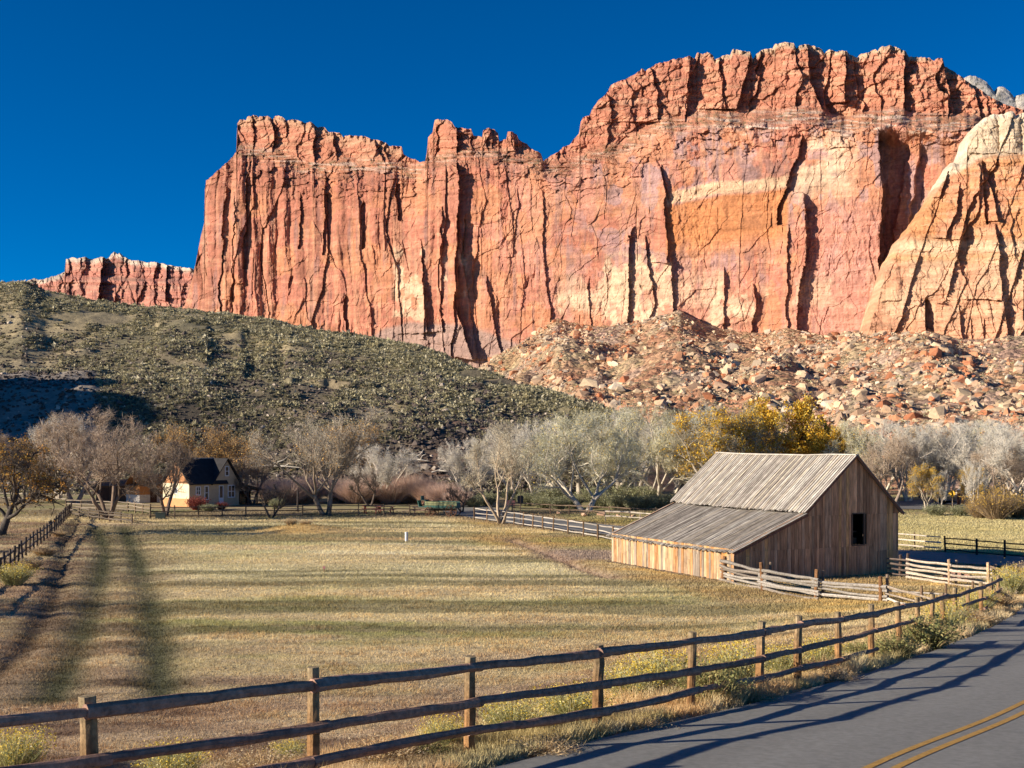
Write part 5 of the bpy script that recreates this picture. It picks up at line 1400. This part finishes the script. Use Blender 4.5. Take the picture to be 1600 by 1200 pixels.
# ------------------------------------------------------------------ shrubs
rng = np.random.default_rng(55)
def shrub_mesh(seed, H, W, n, stem, leafc, flower=None, nfl=0, wd=.006, curve=.35, leafsz=.05, nleaf=0):
    rg = np.random.default_rng(seed)
    st, lf = MB(), MB()
    az = rg.uniform(0, 6.28, n); rr = np.sqrt(rg.uniform(0, 1, n)); L = H * rg.uniform(.6, 1.05, n) * (1 - .25 * rr)
    b = np.stack([np.cos(az) * rr * W * .16, np.sin(az) * rr * W * .16, 0 * az - .03], -1)
    d0 = np.stack([np.cos(az) * rr * .5, np.sin(az) * rr * .5, np.ones(n)], -1) + rg.normal(size=(n, 3)) * .2
    d0 /= np.linalg.norm(d0, axis=1)[:, None]
    m = b + d0 * L[:, None] * .5
    e = m + (d0 + np.stack([np.cos(az) * curve * rr * W / H, np.sin(az) * curve * rr * W / H, 0 * az], -1)) * L[:, None] * .5
    s = np.cross(d0, rg.normal(size=(n, 3))); s /= np.linalg.norm(s, axis=1)[:, None]
    w_ = wd * rg.uniform(.6, 1.3, (n, 1))
    V = np.stack([b - s * w_, b + s * w_, m + s * w_, m - s * w_, e], 1).reshape(-1, 3)
    i5 = np.arange(n)[:, None] * 5
    K = np.repeat(np.array(stem)[rg.integers(0, len(stem), n)] * rg.uniform(.75, 1.25, (n, 1)), 5, 0)
    st.add(V, i5 + np.array([[0, 1, 2, 3]]), i5 + np.array([[3, 2, 4]]), K)
    def quads(c0, sz, cols):
        k = len(c0)
        s1 = rg.normal(size=(k, 3)); s1 /= np.linalg.norm(s1, axis=1)[:, None]
        s2 = np.cross(s1, rg.normal(size=(k, 3))); s2 /= np.linalg.norm(s2, axis=1)[:, None]
        h = sz * rg.uniform(.5, 1.3, (k, 1))
        lf.add(np.stack([c0 - s1 * h, c0 + s2 * h * .5, c0 + s1 * h, c0 - s2 * h * .5], 1).reshape(-1, 3), np.arange(4 * k).reshape(-1, 4), None, np.repeat(np.array(cols)[rg.integers(0, len(cols), k)] * rg.uniform(.75, 1.2, (k, 1)), 4, 0))
    if nleaf:
        k = rg.integers(0, n, nleaf); t = rg.uniform(.1, 1, (nleaf, 1))
        quads(np.where(t < .5, b[k] + (m[k] - b[k]) * t * 2, m[k] + (e[k] - m[k]) * (t * 2 - 1)) + rg.normal(size=(nleaf, 3)) * W * .03, leafsz, leafc)
    if flower is not None and nfl:
        k = rg.integers(0, n, nfl)
        quads(e[k] + rg.normal(size=(nfl, 3)) * (W * .03, W * .03, H * .035), leafsz * .75, flower)
    return st, lf, H, W
SH = {}
def shrub_t(key, **kw):
    st, lf, H, W = shrub_mesh(**kw)
    root = None
    a = st.build('stems', M['shrub']); b = lf.build('foliage', M['leaf']) if lf.n else None
    SH[key] = [a, b, H, W, False]
def bush(key, name, loc, h, w_, label, group=None, rz=None, cat_='shrub'):
    a, b, H, W, used = SH[key]
    r = bpy.data.objects.new(name, None); C.objects.link(r); tag(r, label, cat_, group)
    r.location = loc; r.scale = (w_ / W, w_ / W, h / H); r.rotation_euler = (0, 0, rng.uniform(0, 6.28) if rz is None else rz)
    for o in (a, b):
        if o is None: continue
        if not used: o.parent = r
        else:
            c = o.copy(); C.objects.link(c); c.parent = r
    SH[key][4] = True
    return r
GRN = [(.46, .46, .20), (.54, .52, .26), (.38, .39, .17), (.58, .52, .30)]
shrub_t('rabbit', seed=1, H=.8, W=.9, n=620, stem=GRN, leafc=GRN, flower=[(.78, .58, .06), (.80, .66, .2), (.70, .50, .08)], nfl=1300, wd=.005, nleaf=1500, leafsz=.022)
shrub_t('dry', seed=2, H=.7, W=1.0, n=700, stem=[(.54, .38, .21), (.62, .46, .27), (.42, .28, .15)], leafc=[(.56, .39, .20), (.64, .48, .28), (.46, .34, .15)], flower=[(.50, .40, .25), (.60, .50, .34)], nfl=800, wd=.005, nleaf=1600, leafsz=.024)
shrub_t('green', seed=3, H=.8, W=1.1, n=500, stem=[(.26, .25, .11), (.34, .31, .14), (.42, .30, .16)], leafc=[(.24, .26, .10), (.32, .33, .13), (.42, .36, .15)], flower=[(.42, .38, .14)], nfl=400, wd=.006, nleaf=2600, leafsz=.03)
shrub_t('tamarisk', seed=4, H=3.2, W=4.2, n=4200, stem=[(.64, .46, .37), (.56, .41, .33), (.52, .40, .33), (.68, .49, .38)], leafc=[(.5, .32, .25)], wd=.009, nleaf=1500, leafsz=.05)
shrub_t('sage', seed=5, H=1.6, W=2.2, n=900, stem=[(.25, .24, .15), (.33, .32, .21)], leafc=[(.30, .31, .18), (.36, .36, .22), (.25, .26, .13)], wd=.012, nleaf=3000, leafsz=.07)
shrub_t('willow', seed=6, H=3.4, W=3.6, n=1500, stem=[(.30, .22, .14), (.36, .27, .17), (.26, .19, .12)], leafc=[(.50, .33, .09), (.56, .38, .12), (.40, .29, .12)], flower=[(.58, .38, .09)], nfl=1500, wd=.014, nleaf=900, leafsz=.09)
shrub_t('redbush', seed=7, H=1.6, W=1.9, n=500, stem=[(.22, .08, .06)], leafc=[(.25, .05, .042), (.32, .085, .055), (.20, .045, .042)], wd=.01, nleaf=2600, leafsz=.07)
def onroad(px, py, dz=0):
    """point of the verge seen at a photo pixel (the ground follows the road there)"""
    lo, hi = 6.0, 70.0
    for _ in range(40):
        m = (lo + hi) / 2
        if CZ - (py - HY) / F * m > gz1((px - 800) / F * m, m): lo = m
        else: hi = m
    x = (px - 800) / F * lo
    return (x, lo, gz1(x, lo) + dz)
NEAR = [('rabbit', 22, 1212, 75, 90, 'yellow flowered rabbitbrush in the lower left corner behind the front fence'), ('rabbit', 268, 1222, 62, 95, 'yellow tipped rabbitbrush between the first two front fence posts'), ('dry', 410, 1215, 50, 120, 'dry brown weed clump left of the second front fence post'), ('rabbit', 452, 1190, 34, 50, 'small green weed clump beside the second front fence post'),
        ('dry', 600, 1195, 50, 130, 'dry straw clump between the second and third front fence posts'), ('green', 667, 1185, 40, 70, 'green weed clump left of the third front fence post'), ('rabbit', 690, 1172, 56, 60, 'pale green rabbitbrush behind the bottom rail left of the third front post'), ('rabbit', 800, 1150, 62, 90, 'yellow green rabbitbrush right of the third front fence post'), ('dry', 850, 1176, 38, 110, 'tan weed clump at the road edge below the bottom rail'),
        ('rabbit', 893, 1130, 62, 95, 'yellow green rabbitbrush left of the fourth front fence post'), ('rabbit', 985, 1100, 64, 80, 'tall yellow green rabbitbrush right of the fourth front fence post'), ('rabbit', 1030, 1093, 84, 90, 'tallest yellow rabbitbrush left of the fifth front fence post'), ('green', 1108, 1102, 86, 105, 'big green bush growing through the bottom rail at the fifth front post'), ('dry', 1000, 1136, 26, 100, 'dry tan clump along the road edge below the fourth post'),
        ('rabbit', 1152, 1078, 78, 80, 'yellow rabbitbrush between the fifth and sixth front posts'), ('rabbit', 1222, 1056, 50, 70, 'small yellow weed between the sixth and seventh front posts'), ('dry', 1180, 1094, 26, 80, 'dry clump at the road edge under the sixth front post'), ('rabbit', 1282, 1042, 48, 60, 'pale yellow weed behind the rails near the eighth front post'), ('green', 1340, 1026, 30, 50, 'olive weed clump against the bottom rail near the ninth post'), ('dry', 1300, 1063, 26, 80, 'straw clump at the road edge near the eighth post'),
        ('green', 1398, 1028, 46, 75, 'dark brown green bush swallowing the bottom rail'), ('green', 1450, 1012, 62, 95, 'largest brown green bush covering the lower rails where the road bends'), ('rabbit', 1482, 990, 52, 60, 'yellowish bush right of the largest brown green bush'), ('dry', 1520, 978, 34, 80, 'dry golden clump at the road edge near the bend'), ('rabbit', 1528, 962, 44, 50, 'yellow bush below the climbing end of the top rail'), ('dry', 1556, 950, 40, 60, 'dry golden weed clump under the end post'), ('rabbit', 1580, 930, 46, 50, 'golden bush beyond the end of the front fence'), ('dry', 1600, 920, 50, 60, 'tall dry brush at the road bend on the right edge')]
for key, px, py, h, w_, lab in NEAR:
    p = onroad(px, py)
    bush(key, 'rabbitbrush' if key == 'rabbit' else 'weed_clump', p, h / F * p[1] * (1.2 if key == 'rabbit' else 1.0), w_ / F * p[1] * 1.15, lab)
for i, (px, py, h, w_) in enumerate([(448, 788, 46, 70), (480, 786, 50, 70), (556, 787, 44, 70), (612, 786, 42, 70), (640, 785, 52, 70), (668, 787, 46, 60), (694, 789, 40, 60), (590, 784, 50, 70), (428, 785, 44, 60), (530, 785, 44, 60), (716, 792, 32, 44)]):
    p = G(px, py); bush('tamarisk', 'tamarisk_bush', p, h / F * p[1] * 1.1, w_ / F * p[1] * 1.15, 'pinkish brown leafless bush in the thicket behind the picnic tables', 'pinkish bushes of the thicket')
for i, (px, py, h, w_) in enumerate([(740, 792, 22, 40), (760, 790, 26, 40), (822, 790, 26, 40), (848, 794, 24, 40), (872, 796, 26, 40), (895, 794, 28, 40), (940, 794, 32, 44), (965, 796, 30, 44), (990, 797, 28, 40), (1012, 797, 30, 44), (1036, 797, 32, 40), (432, 795, 20, 30), (1060, 797, 34, 44), (860, 785, 30, 50), (975, 785, 34, 50), (1005, 786, 34, 50), (930, 785, 30, 50), (800, 783, 24, 40)]):
    p = G(px, py); bush('sage', 'sagebrush', p, h / F * p[1], w_ / F * p[1], 'grey green sagebrush in the belt under the cottonwoods', 'sagebrush under the cottonwoods')
p = G(308, 797); bush('redbush', 'garden_shrub', p, 26 / F * p[1], 34 / F * p[1], 'dark red leafed shrub in front of the farmhouse window')
p = G(346, 796); bush('redbush', 'garden_shrub', p, 14 / F * p[1], 22 / F * p[1], 'low reddish shrub below the farmhouse door')
p = G(326, 799); bush('sage', 'garden_shrub', p, 14 / F * p[1], 30 / F * p[1], 'low yellow green shrub beside the dark red one')
p = G(1556, 812); bush('willow', 'willow_bush', p, 58 / F * p[1], 70 / F * p[1], 'yellow topped brown bush at the far edge of the meadow')
for px, py, h, w_, lab in [(1590, 810, 38, 44, 'smaller brown bush right of the yellow topped one'), (1530, 810, 34, 40, 'brown bush left of the yellow topped one'), (1500, 807, 22, 36, 'low tan bush at the meadow edge under the slim pale tree'), (1462, 806, 22, 40, 'reddish tan low bush below the far road')]:
    p = G(px, py); bush('willow' if h > 25 else 'sage', 'meadow_bush', p, h / F * p[1], w_ / F * p[1], lab)
for px, py, h, w_, lab in [(22, 915, 42, 60, 'pale green weed bush at the foot of the left fence'), (70, 868, 18, 50, 'low weeds along the left fence'), (92, 838, 12, 30, 'small weeds near the corner of the left fence'), (50, 890, 22, 40, 'brownish weeds beside the left fence'), (455, 822, 16, 26, 'dead grass tuft on the golden mound'), (478, 829, 9, 24, 'low dead brush on the golden mound')]:
    p = np.array(G(px, py)); p[2] = gz1(p[0], p[1]); bush('rabbit' if h > 30 else 'dry', 'weed_clump', p, h / F * p[1], w_ / F * p[1], lab)

# ------------------------------------------------------------------ grass
def blades(n, yr, rr, hf, wf, colf, accept, name, label, per=2, lean=.5):
    rg = np.random.default_rng(len(name) + n)
    y = np.exp(rg.uniform(math.log(yr[0]), math.log(yr[1]), n)); x = rg.uniform(rr[0], rr[1], n) * y
    m = accept(x, y, rg); x, y = x[m], y[m]; n = len(x)
    z = gz(x, y)
    K0 = colf(x, y)
    Vs, Ks = [], []
    for k in range(per):
        az = rg.uniform(0, 6.28, n); h = hf(y) * rg.uniform(.5, 1.3, n); w_ = wf(y)
        ox, oy = rg.normal(size=n) * w_ * 3, rg.normal(size=n) * w_ * 3
        sx, sy = np.cos(az) * w_, np.sin(az) * w_
        lx, ly = rg.normal(size=n) * h * lean, rg.normal(size=n) * h * lean
        b = np.stack([x + ox, y + oy, z - .01], -1)
        s = np.stack([sx, sy, 0 * sx], -1)
        Vs.append(np.stack([b - s, b + s, b + np.stack([lx, ly, h], -1)], 1).reshape(-1, 3))
        Ks.append(np.repeat(np.clip(K0 * rg.uniform(.82, 1.22, (n, 1)), .02, .85), 3, 0))
    V = np.vstack(Vs)
    o = raw(name, V, np.zeros((0, 4), int), np.arange(len(V)).reshape(-1, 3), np.vstack(Ks), M['grass'])
    return tag(o, label, 'grass', kind='stuff')
def in_field(x, y, rg):
    d, s = seg_dist(x, y, RC)
    a, b = barn_ab(x, y)
    return (d > 3.5) & ~((a > -.3) & (a < GW + .3) & (b > -.2) & (b < LEN + .3))
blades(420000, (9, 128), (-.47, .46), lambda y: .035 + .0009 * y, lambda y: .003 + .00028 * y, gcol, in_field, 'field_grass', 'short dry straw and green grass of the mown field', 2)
def vcol(x, y):
    n = fbm(x / .8, y / .8, 3, 201)
    c = np.tile(np.array((.72, .49, .24)), x.shape + (1,))
    c = mixc(c, (.82, .64, .38), sst(.45, .6, n)); c = mixc(c, (.50, .47, .22), sst(.56, .68, fbm(x / 2, y / 2, 3, 202)) * .6)
    return c
def verge(x, y, rg):
    d, s = seg_dist(x, y, RC)
    return (s > 0) & (y < 60) & (d > 3.25 + .25 * vn(x * 1.3, y * 1.3, 7)) & (d < 6.4) & (rg.uniform(size=x.shape) < np.where(d < 4.9, 1, .35))
blades(520000, (8, 56), (-.47, .47), lambda y: .12 + .24 * vn(y * 1.7, y * 0, 4) ** 2, lambda y: .0035 + .0002 * y, vcol, verge, 'verge_grass', 'long dry roadside grass and weeds along the front fence', 2, .4)
def margin(x, y, rg):
    py = HY + CZ * F / y; px = 800 + F * x / y
    yb = np.interp(px, [700, 820, 1000, 1130, 1300, 1600], [835, 862, 905, 935, 975, 1000])
    return (y > 45) & (y < 120) & (px > 700) & (py < yb + 8) & in_field(x, y, rg)
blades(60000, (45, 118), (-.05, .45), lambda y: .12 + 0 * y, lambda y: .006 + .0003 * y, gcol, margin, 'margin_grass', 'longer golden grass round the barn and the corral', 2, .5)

def tufty(x, y, rg):
    return in_field(x, y, rg) & (.5 * fbm(x / 1.1, y / .55, 3, 211) + .5 * fbm(x / 5, y / 2.5, 3, 212) + rg.uniform(-.05, .05, x.shape) > .55)
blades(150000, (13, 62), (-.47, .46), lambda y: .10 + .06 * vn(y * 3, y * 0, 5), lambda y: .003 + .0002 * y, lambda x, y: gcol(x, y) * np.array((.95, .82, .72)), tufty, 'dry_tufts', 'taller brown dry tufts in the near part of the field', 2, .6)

# ------------------------------------------------------------------ small things
rng = np.random.default_rng(91)
def stone(px, py, wpx, col, label, group=None, fl=.8, z=None):
    p = np.array(G(px, py)) if z is None else np.array(z)
    V, T = ROCKS[rng.integers(14)]
    s = wpx / F * p[1] * .5
    o = raw('rock', rot_any(V, rng, .2) * s * np.array([1, 1, fl]), np.zeros((0, 4), int), T, np.tile(np.array(col), (len(V), 1)), M['rock'])
    o.location = (p[0], p[1], p[2] + s * .3)
    return tag(o, label, 'rock', group)
q = onroad(567, 1172)
stone(567, 1162, 26, (.10, .085, .075), 'dark rock lying in the dry weeds behind the bottom front rail', z=q)
for px, py, w_, lab in [(872, 803, 13, 'salmon boulder under the broad pale cottonwood by the drive'), (912, 806, 15, 'long salmon boulder along the drive right of the cottonwood trunk'), (940, 806, 18, 'largest salmon boulder along the drive'), (966, 808, 14, 'pale pink boulder near the short whitish fence'), (990, 808, 12, 'small pink boulder at the right end of the drive edge')]:
    stone(px, py, w_, (.52, .33, .22), lab, None, .6)
stone(859, 847, 7, (.30, .19, .13), 'small brown stone in the golden grass left of the barn')
for px, py in [(1407, 788), (1413, 789), (1419, 790), (1426, 790), (1432, 790), (1439, 790), (1446, 789), (1450, 787)]:
    stone(px, py, 4, (.60, .58, .54), 'small white edging stone along the far road', 'white edging stones along the far road')
# marker pipe
mk = thing('marker_pipe', tuple(G(635, 846)), 'short white pipe standing alone in the middle of the field', 'pipe')
mb = MB(); mb.tube([(0, 0, -.1), (0, 0, .62)], .11, 10, (.74, .74, .74)); mb.build('pipe', M['metal'], mk)
mb = MB(); mb.tube([(0, 0, .62), (0, 0, .68)], .125, 10, (.78, .78, .78)); mb.build('cap', M['metal'], mk)
mk = thing('marker_stake', tuple(G(506, 894)), 'little pink topped stake in a brown patch of the field', 'stake')
mb = MB(); mb.tube([(0, 0, -.1), (.02, 0, .22)], .03, 6, (.24, .13, .07)); mb.build('stake', M['log'], mk)
mb = MB(); mb.box((-.06, -.03, .2), (.08, .03, .32), (.50, .22, .22)); mb.build('tag', M['metal'], mk)
# dark utility box on the yard fence
bxo = thing('utility_box', tuple(G(243, 811)), 'dark green box standing at the yard fence below the farmhouse', 'box', None, .1)
mb = MB(); mb.box((-.02, 0, 0), (.85, .5, .52), (.04, .06, .055)); mb.build('body', M['metal'], bxo)
mb = MB(); mb.box((-.05, -.03, .52), (.88, .53, .58), (.05, .07, .065)); mb.build('lid', M['metal'], bxo)
# tall charred post
tp = thing('post', tuple(G(465, 800)), 'tall dark lone post left of the wide spreading tree', 'post')
mb = MB(); mb.tube([(0, 0, -.2), (.02, 0, 2.2)], .1, 8, (.06, .05, .045), True, .08, rng, .1); mb.build('shaft', M['log'], tp)
# picnic tables
def picnic(px, py, rz, label, col):
    t = thing('picnic_table', tuple(G(px, py)), label, 'picnic table', None, rz)
    mb = MB()
    for k in range(4): mb.box((-1.0, -.38 + .19 * k, .72), (1.0, -.2 + .19 * k, .77), np.array(col) * rng.uniform(.85, 1.15))
    mb.build('tabletop', M['wood'], t)
    for s in (-1, 1):
        mb = MB(); mb.box((-1.0, s * .72 - .13, .42), (1.0, s * .72 + .13, .46), np.array(col) * 1.5); mb.build('bench', M['wood'], t)
        mb = MB()
        for q in (-1, 1):
            mb.hexa([(s * .75 - .05, q * .62 - .05, 0), (s * .75 + .05, q * .62 - .05, 0), (s * .75 + .05, q * .62 + .05, 0), (s * .75 - .05, q * .62 + .05, 0), (s * .75 - .05, q * .22 - .05, .72), (s * .75 + .05, q * .22 - .05, .72), (s * .75 + .05, q * .22 + .05, .72), (s * .75 - .05, q * .22 + .05, .72)], np.array(col) * .7)
        mb.box((s * .75 - .04, -.8, .38), (s * .75 + .04, .8, .42), np.array(col) * .7)
        mb.build('leg', M['wood'], t)
    return t
picnic(582, 802, .3, 'red picnic table behind the yard fence under the dark twisted tree', (.36, .10, .07))
picnic(601, 803, -.2, 'pinkish picnic table right of the red one behind the yard fence', (.42, .17, .13))
picnic(660, 804, .1, 'pale topped picnic table beside the green wagon', (.45, .28, .22))
# green farm wagon
wg = thing('farm_wagon', tuple(G(690, 806)), 'old green farm wagon with spoked wheels at the end of the yard fence', 'wagon', None, -.25)
GRNW = (.07, .16, .13)
mb = MB()
mb.box((-1.5, -.55, .75), (1.7, .55, .82), (.10, .14, .11))
for s in (-1, 1):
    for k in range(3): mb.box((-1.5, s * .57 - .025, .84 + k * .2), (1.7, s * .57 + .025, 1.02 + k * .2), np.array((.30, .32, .17) if s < 0 and k else GRNW) * rng.uniform(.85, 1.1))
mb.box((-1.56, -.55, .8), (-1.51, .55, 1.55), GRNW); mb.box((1.71, -.55, .8), (1.76, .55, 1.3), (.06, .12, .12))
mb.build('wagon_box', M['wood'], wg)
mb = MB(); mb.box((-2.0, -.45, 1.5), (-1.45, .45, 1.56), (.05, .10, .09)); mb.box((-2.0, -.45, 1.56), (-1.94, .45, 1.95), (.06, .13, .11)); mb.box((-2.15, -.5, .85), (-1.57, .5, .92), GRNW); mb.hexa([(-2.2, -.5, .9), (-2.14, -.5, .9), (-2.14, .5, .9), (-2.2, .5, .9), (-2.35, -.5, 1.5), (-2.29, -.5, 1.5), (-2.29, .5, 1.5), (-2.35, .5, 1.5)], (.07, .17, .14)); mb.build('seat', M['wood'], wg)
def wheel(x, y, r):
    mb = MB()
    th = np.linspace(0, 2 * math.pi, 25)
    mb.tube(np.stack([x + r * np.cos(th), y + 0 * th, r + r * np.sin(th)], -1), .045, 6, (.17, .09, .055), False)
    w_ = mb.build('wheel', M['wood'], wg)
    mb = MB()
    for k in range(10):
        a = k / 10 * 6.283
        mb.tube([(x + .08 * math.cos(a), y, r + .08 * math.sin(a)), (x + r * math.cos(a), y, r + r * math.sin(a))], .024, 5, (.22, .11, .06))
    mb.build('spokes', M['wood'], w_)
    mb = MB(); mb.tube([(x, y - .12, r), (x, y + .12, r)], .09, 8, (.13, .07, .05)); mb.build('hub', M['wood'], w_)
for x_, r_ in ((-1.0, .45), (1.2, .55)):
    for y_ in (-.78, .78): wheel(x_, y_, r_)
mb = MB(); mb.tube([(-1, -.75, .45), (-1, .75, .45)], .05, 6, (.1, .07, .05)); mb.tube([(1.2, -.75, .55), (1.2, .75, .55)], .05, 6, (.1, .07, .05)); mb.box((-1.1, -.12, .5), (1.3, .12, .75), (.09, .08, .06)); mb.build('axle', M['wood'], wg)
mb = MB(); mb.tube([(-1.6, 0, .6), (-4.2, .3, .35)], .05, 6, (.34, .24, .18)); mb.build('tongue', M['wood'], wg)
# signs
def disc_prism(mb, pts, y0, y1, col):
    n = len(pts); a = np.array([(x, y0, z) for x, z in pts]); b = np.array([(x, y1, z) for x, z in pts])
    T = [(0, i, i + 1) for i in range(1, n - 1)]
    mb.add(a, None, T, col); mb.add(b, None, T, col)
    mb.add(np.vstack([a, b]), [(i, (i + 1) % n, n + (i + 1) % n, n + i) for i in range(n)], None, col)
ys = thing('road_sign', tuple(G(1488, 795)), 'yellow diamond road sign with a black curving arrow by the far road', 'sign', None, -.75)
mb = MB(); mb.box((-.04, 0, 0), (.04, .08, 2.0), (.22, .17, .12)); mb.build('post', M['wood'], ys)
mb = MB(); disc_prism(mb, [(-.42, 1.65), (0, 1.23), (.42, 1.65), (0, 2.07)], -.02, -.045, (.80, .47, .02)); pn = mb.build('panel', M['metal'], ys)
mb = MB()
mb.add([(-.05, -.052, 1.42), (.05, -.052, 1.42), (.07, -.052, 1.60), (-.03, -.052, 1.60), (.12, -.052, 1.72), (.02, -.052, 1.76), (.06, -.052, 1.86), (-.04, -.052, 1.86), (-.10, -.052, 1.84), (.01, -.052, 1.95), (.12, -.052, 1.84)], [(0, 1, 2, 3), (3, 2, 4, 5), (5, 4, 6, 7)], [(8, 10, 9)], (.015, .015, .015))
mb.build('arrow', M['metal'], pn)
bs = thing('information_board', tuple(G(1498, 790)), 'narrow brown board with a white cap beside the yellow diamond sign', 'sign', None, .1)
mb = MB(); mb.box((-.16, 0, .0), (.16, .08, 1.75), (.10, .045, .03)); mb.build('board', M['wood'], bs)
mb = MB(); mb.box((-.2, -.02, 1.75), (.2, .1, 1.88), (.70, .66, .60)); mb.build('cap', M['wood'], bs)
b2 = thing('information_board', tuple(G(1504, 790)), 'low orange brown post at the right of the brown board', 'post')
mb = MB(); mb.box((-.14, 0, 0), (.14, .1, 1.1), (.50, .24, .10)); mb.box((-.16, -.02, 1.1), (.16, .12, 1.16), (.42, .2, .08)); mb.build('board', M['wood'], b2)
ds = thing('road_sign', tuple(G(813, 815)), 'dark backed sign on a post beside the pale fan shaped tree', 'sign', None, .3)
mb = MB(); mb.tube([(0, 0, 0), (0, 0, 2.4)], .045, 6, (.12, .08, .06)); mb.build('post', M['wood'], ds)
mb = MB(); mb.box((-.28, -.03, 1.65), (.28, .02, 2.35), (.035, .03, .028)); mb.build('panel', M['metal'], ds)
rs = thing('information_board', tuple(G(797, 800)), 'low pinkish red board behind the pale fan shaped tree', 'sign', None, .1)
mb = MB(); mb.box((-.5, 0, .7), (.5, .05, 1.2), (.45, .20, .17)); mb.build('panel', M['wood'], rs)
for s in (-.42, .42):
    mb = MB(); mb.box((s - .04, .051, 0), (s + .04, .1, 1.1), (.2, .12, .09)); mb.build('post', M['wood'], rs)
# far road beyond the meadow, with its pale rails
fr = np.array([(1395, 796), (1420, 789), (1450, 785), (1482, 783), (1500, 785), (1530, 790), (1600, 797)])
pts = np.array([G(a, b, .0)[:2] for a, b in fr])
c_ = cat(pts, 2.0); t_ = np.gradient(c_, axis=0); t_ /= np.linalg.norm(t_, axis=1)[:, None]; nr_ = np.stack([t_[:, 1], -t_[:, 0]], -1)
Vv = np.concatenate([np.stack([c_ + nr_ * o for o in (-3, 0, 3)], 1), np.full((len(c_), 3, 1), .10)], 2)
tag(raw('road', Vv.reshape(-1, 3), grid_faces(len(c_), 3), np.zeros((0, 3), int), np.tile(np.array((.16, .16, .165)), (len(c_) * 3, 1)), M['asphalt']), kind='structure')
run_fence('rail_fence', 'pale rail fence behind the yellow road sign on the far side of the road', 'fence', [G(1455, 776), G(1500, 780), G(1540, 784)], 1.1, (.45, .95), .07, .08, (.45, .38, .3), (.5, .43, .34), 3.5, .03)
# bleached fallen branches on the hill foot
for px, s, ln, lab in [(392, .16, 7, 'bleached forked branch lying on the dark hill above the farmhouse tree'), (430, .12, 9, 'long bleached fallen branch left of the wide spreading tree top'), (350, .13, 8, 'bleached branch low on the hill behind the farmhouse'), (650, .16, 4, 'white fallen branch on the dark hill right of the wide tree'), (690, .14, 3, 'short white branch near the hill foot')]:
    x, y, z = [float(v) for v in hill_pt(np.array([float(px)]), np.array([s]))]
    t = thing('fallen_branch', (x, y, z + .3), lab, 'branch', None, rng.uniform(-.6, .6))
    mb = MB()
    mb.tube([(-ln / 2, 0, .2), (-ln / 6, .3, .5), (ln / 4, -.2, .4), (ln / 2, .1, .2)], [.16, .13, .1, .05], 6, (.50, .46, .40), True, .05, rng, .1)
    mb.tube([(-ln / 6, .3, .5), (ln / 10, .8, 1.3), (ln / 5, 1.0, 2.0)], [.1, .07, .03], 5, (.52, .48, .42)); mb.tube([(ln / 5, -.2, .4), (ln / 3, -.6, 1.0), (ln / 2, -.6, 1.3)], [.08, .06, .02], 5, (.52, .48, .42))
    mb.build('limb', M['bark'], t)
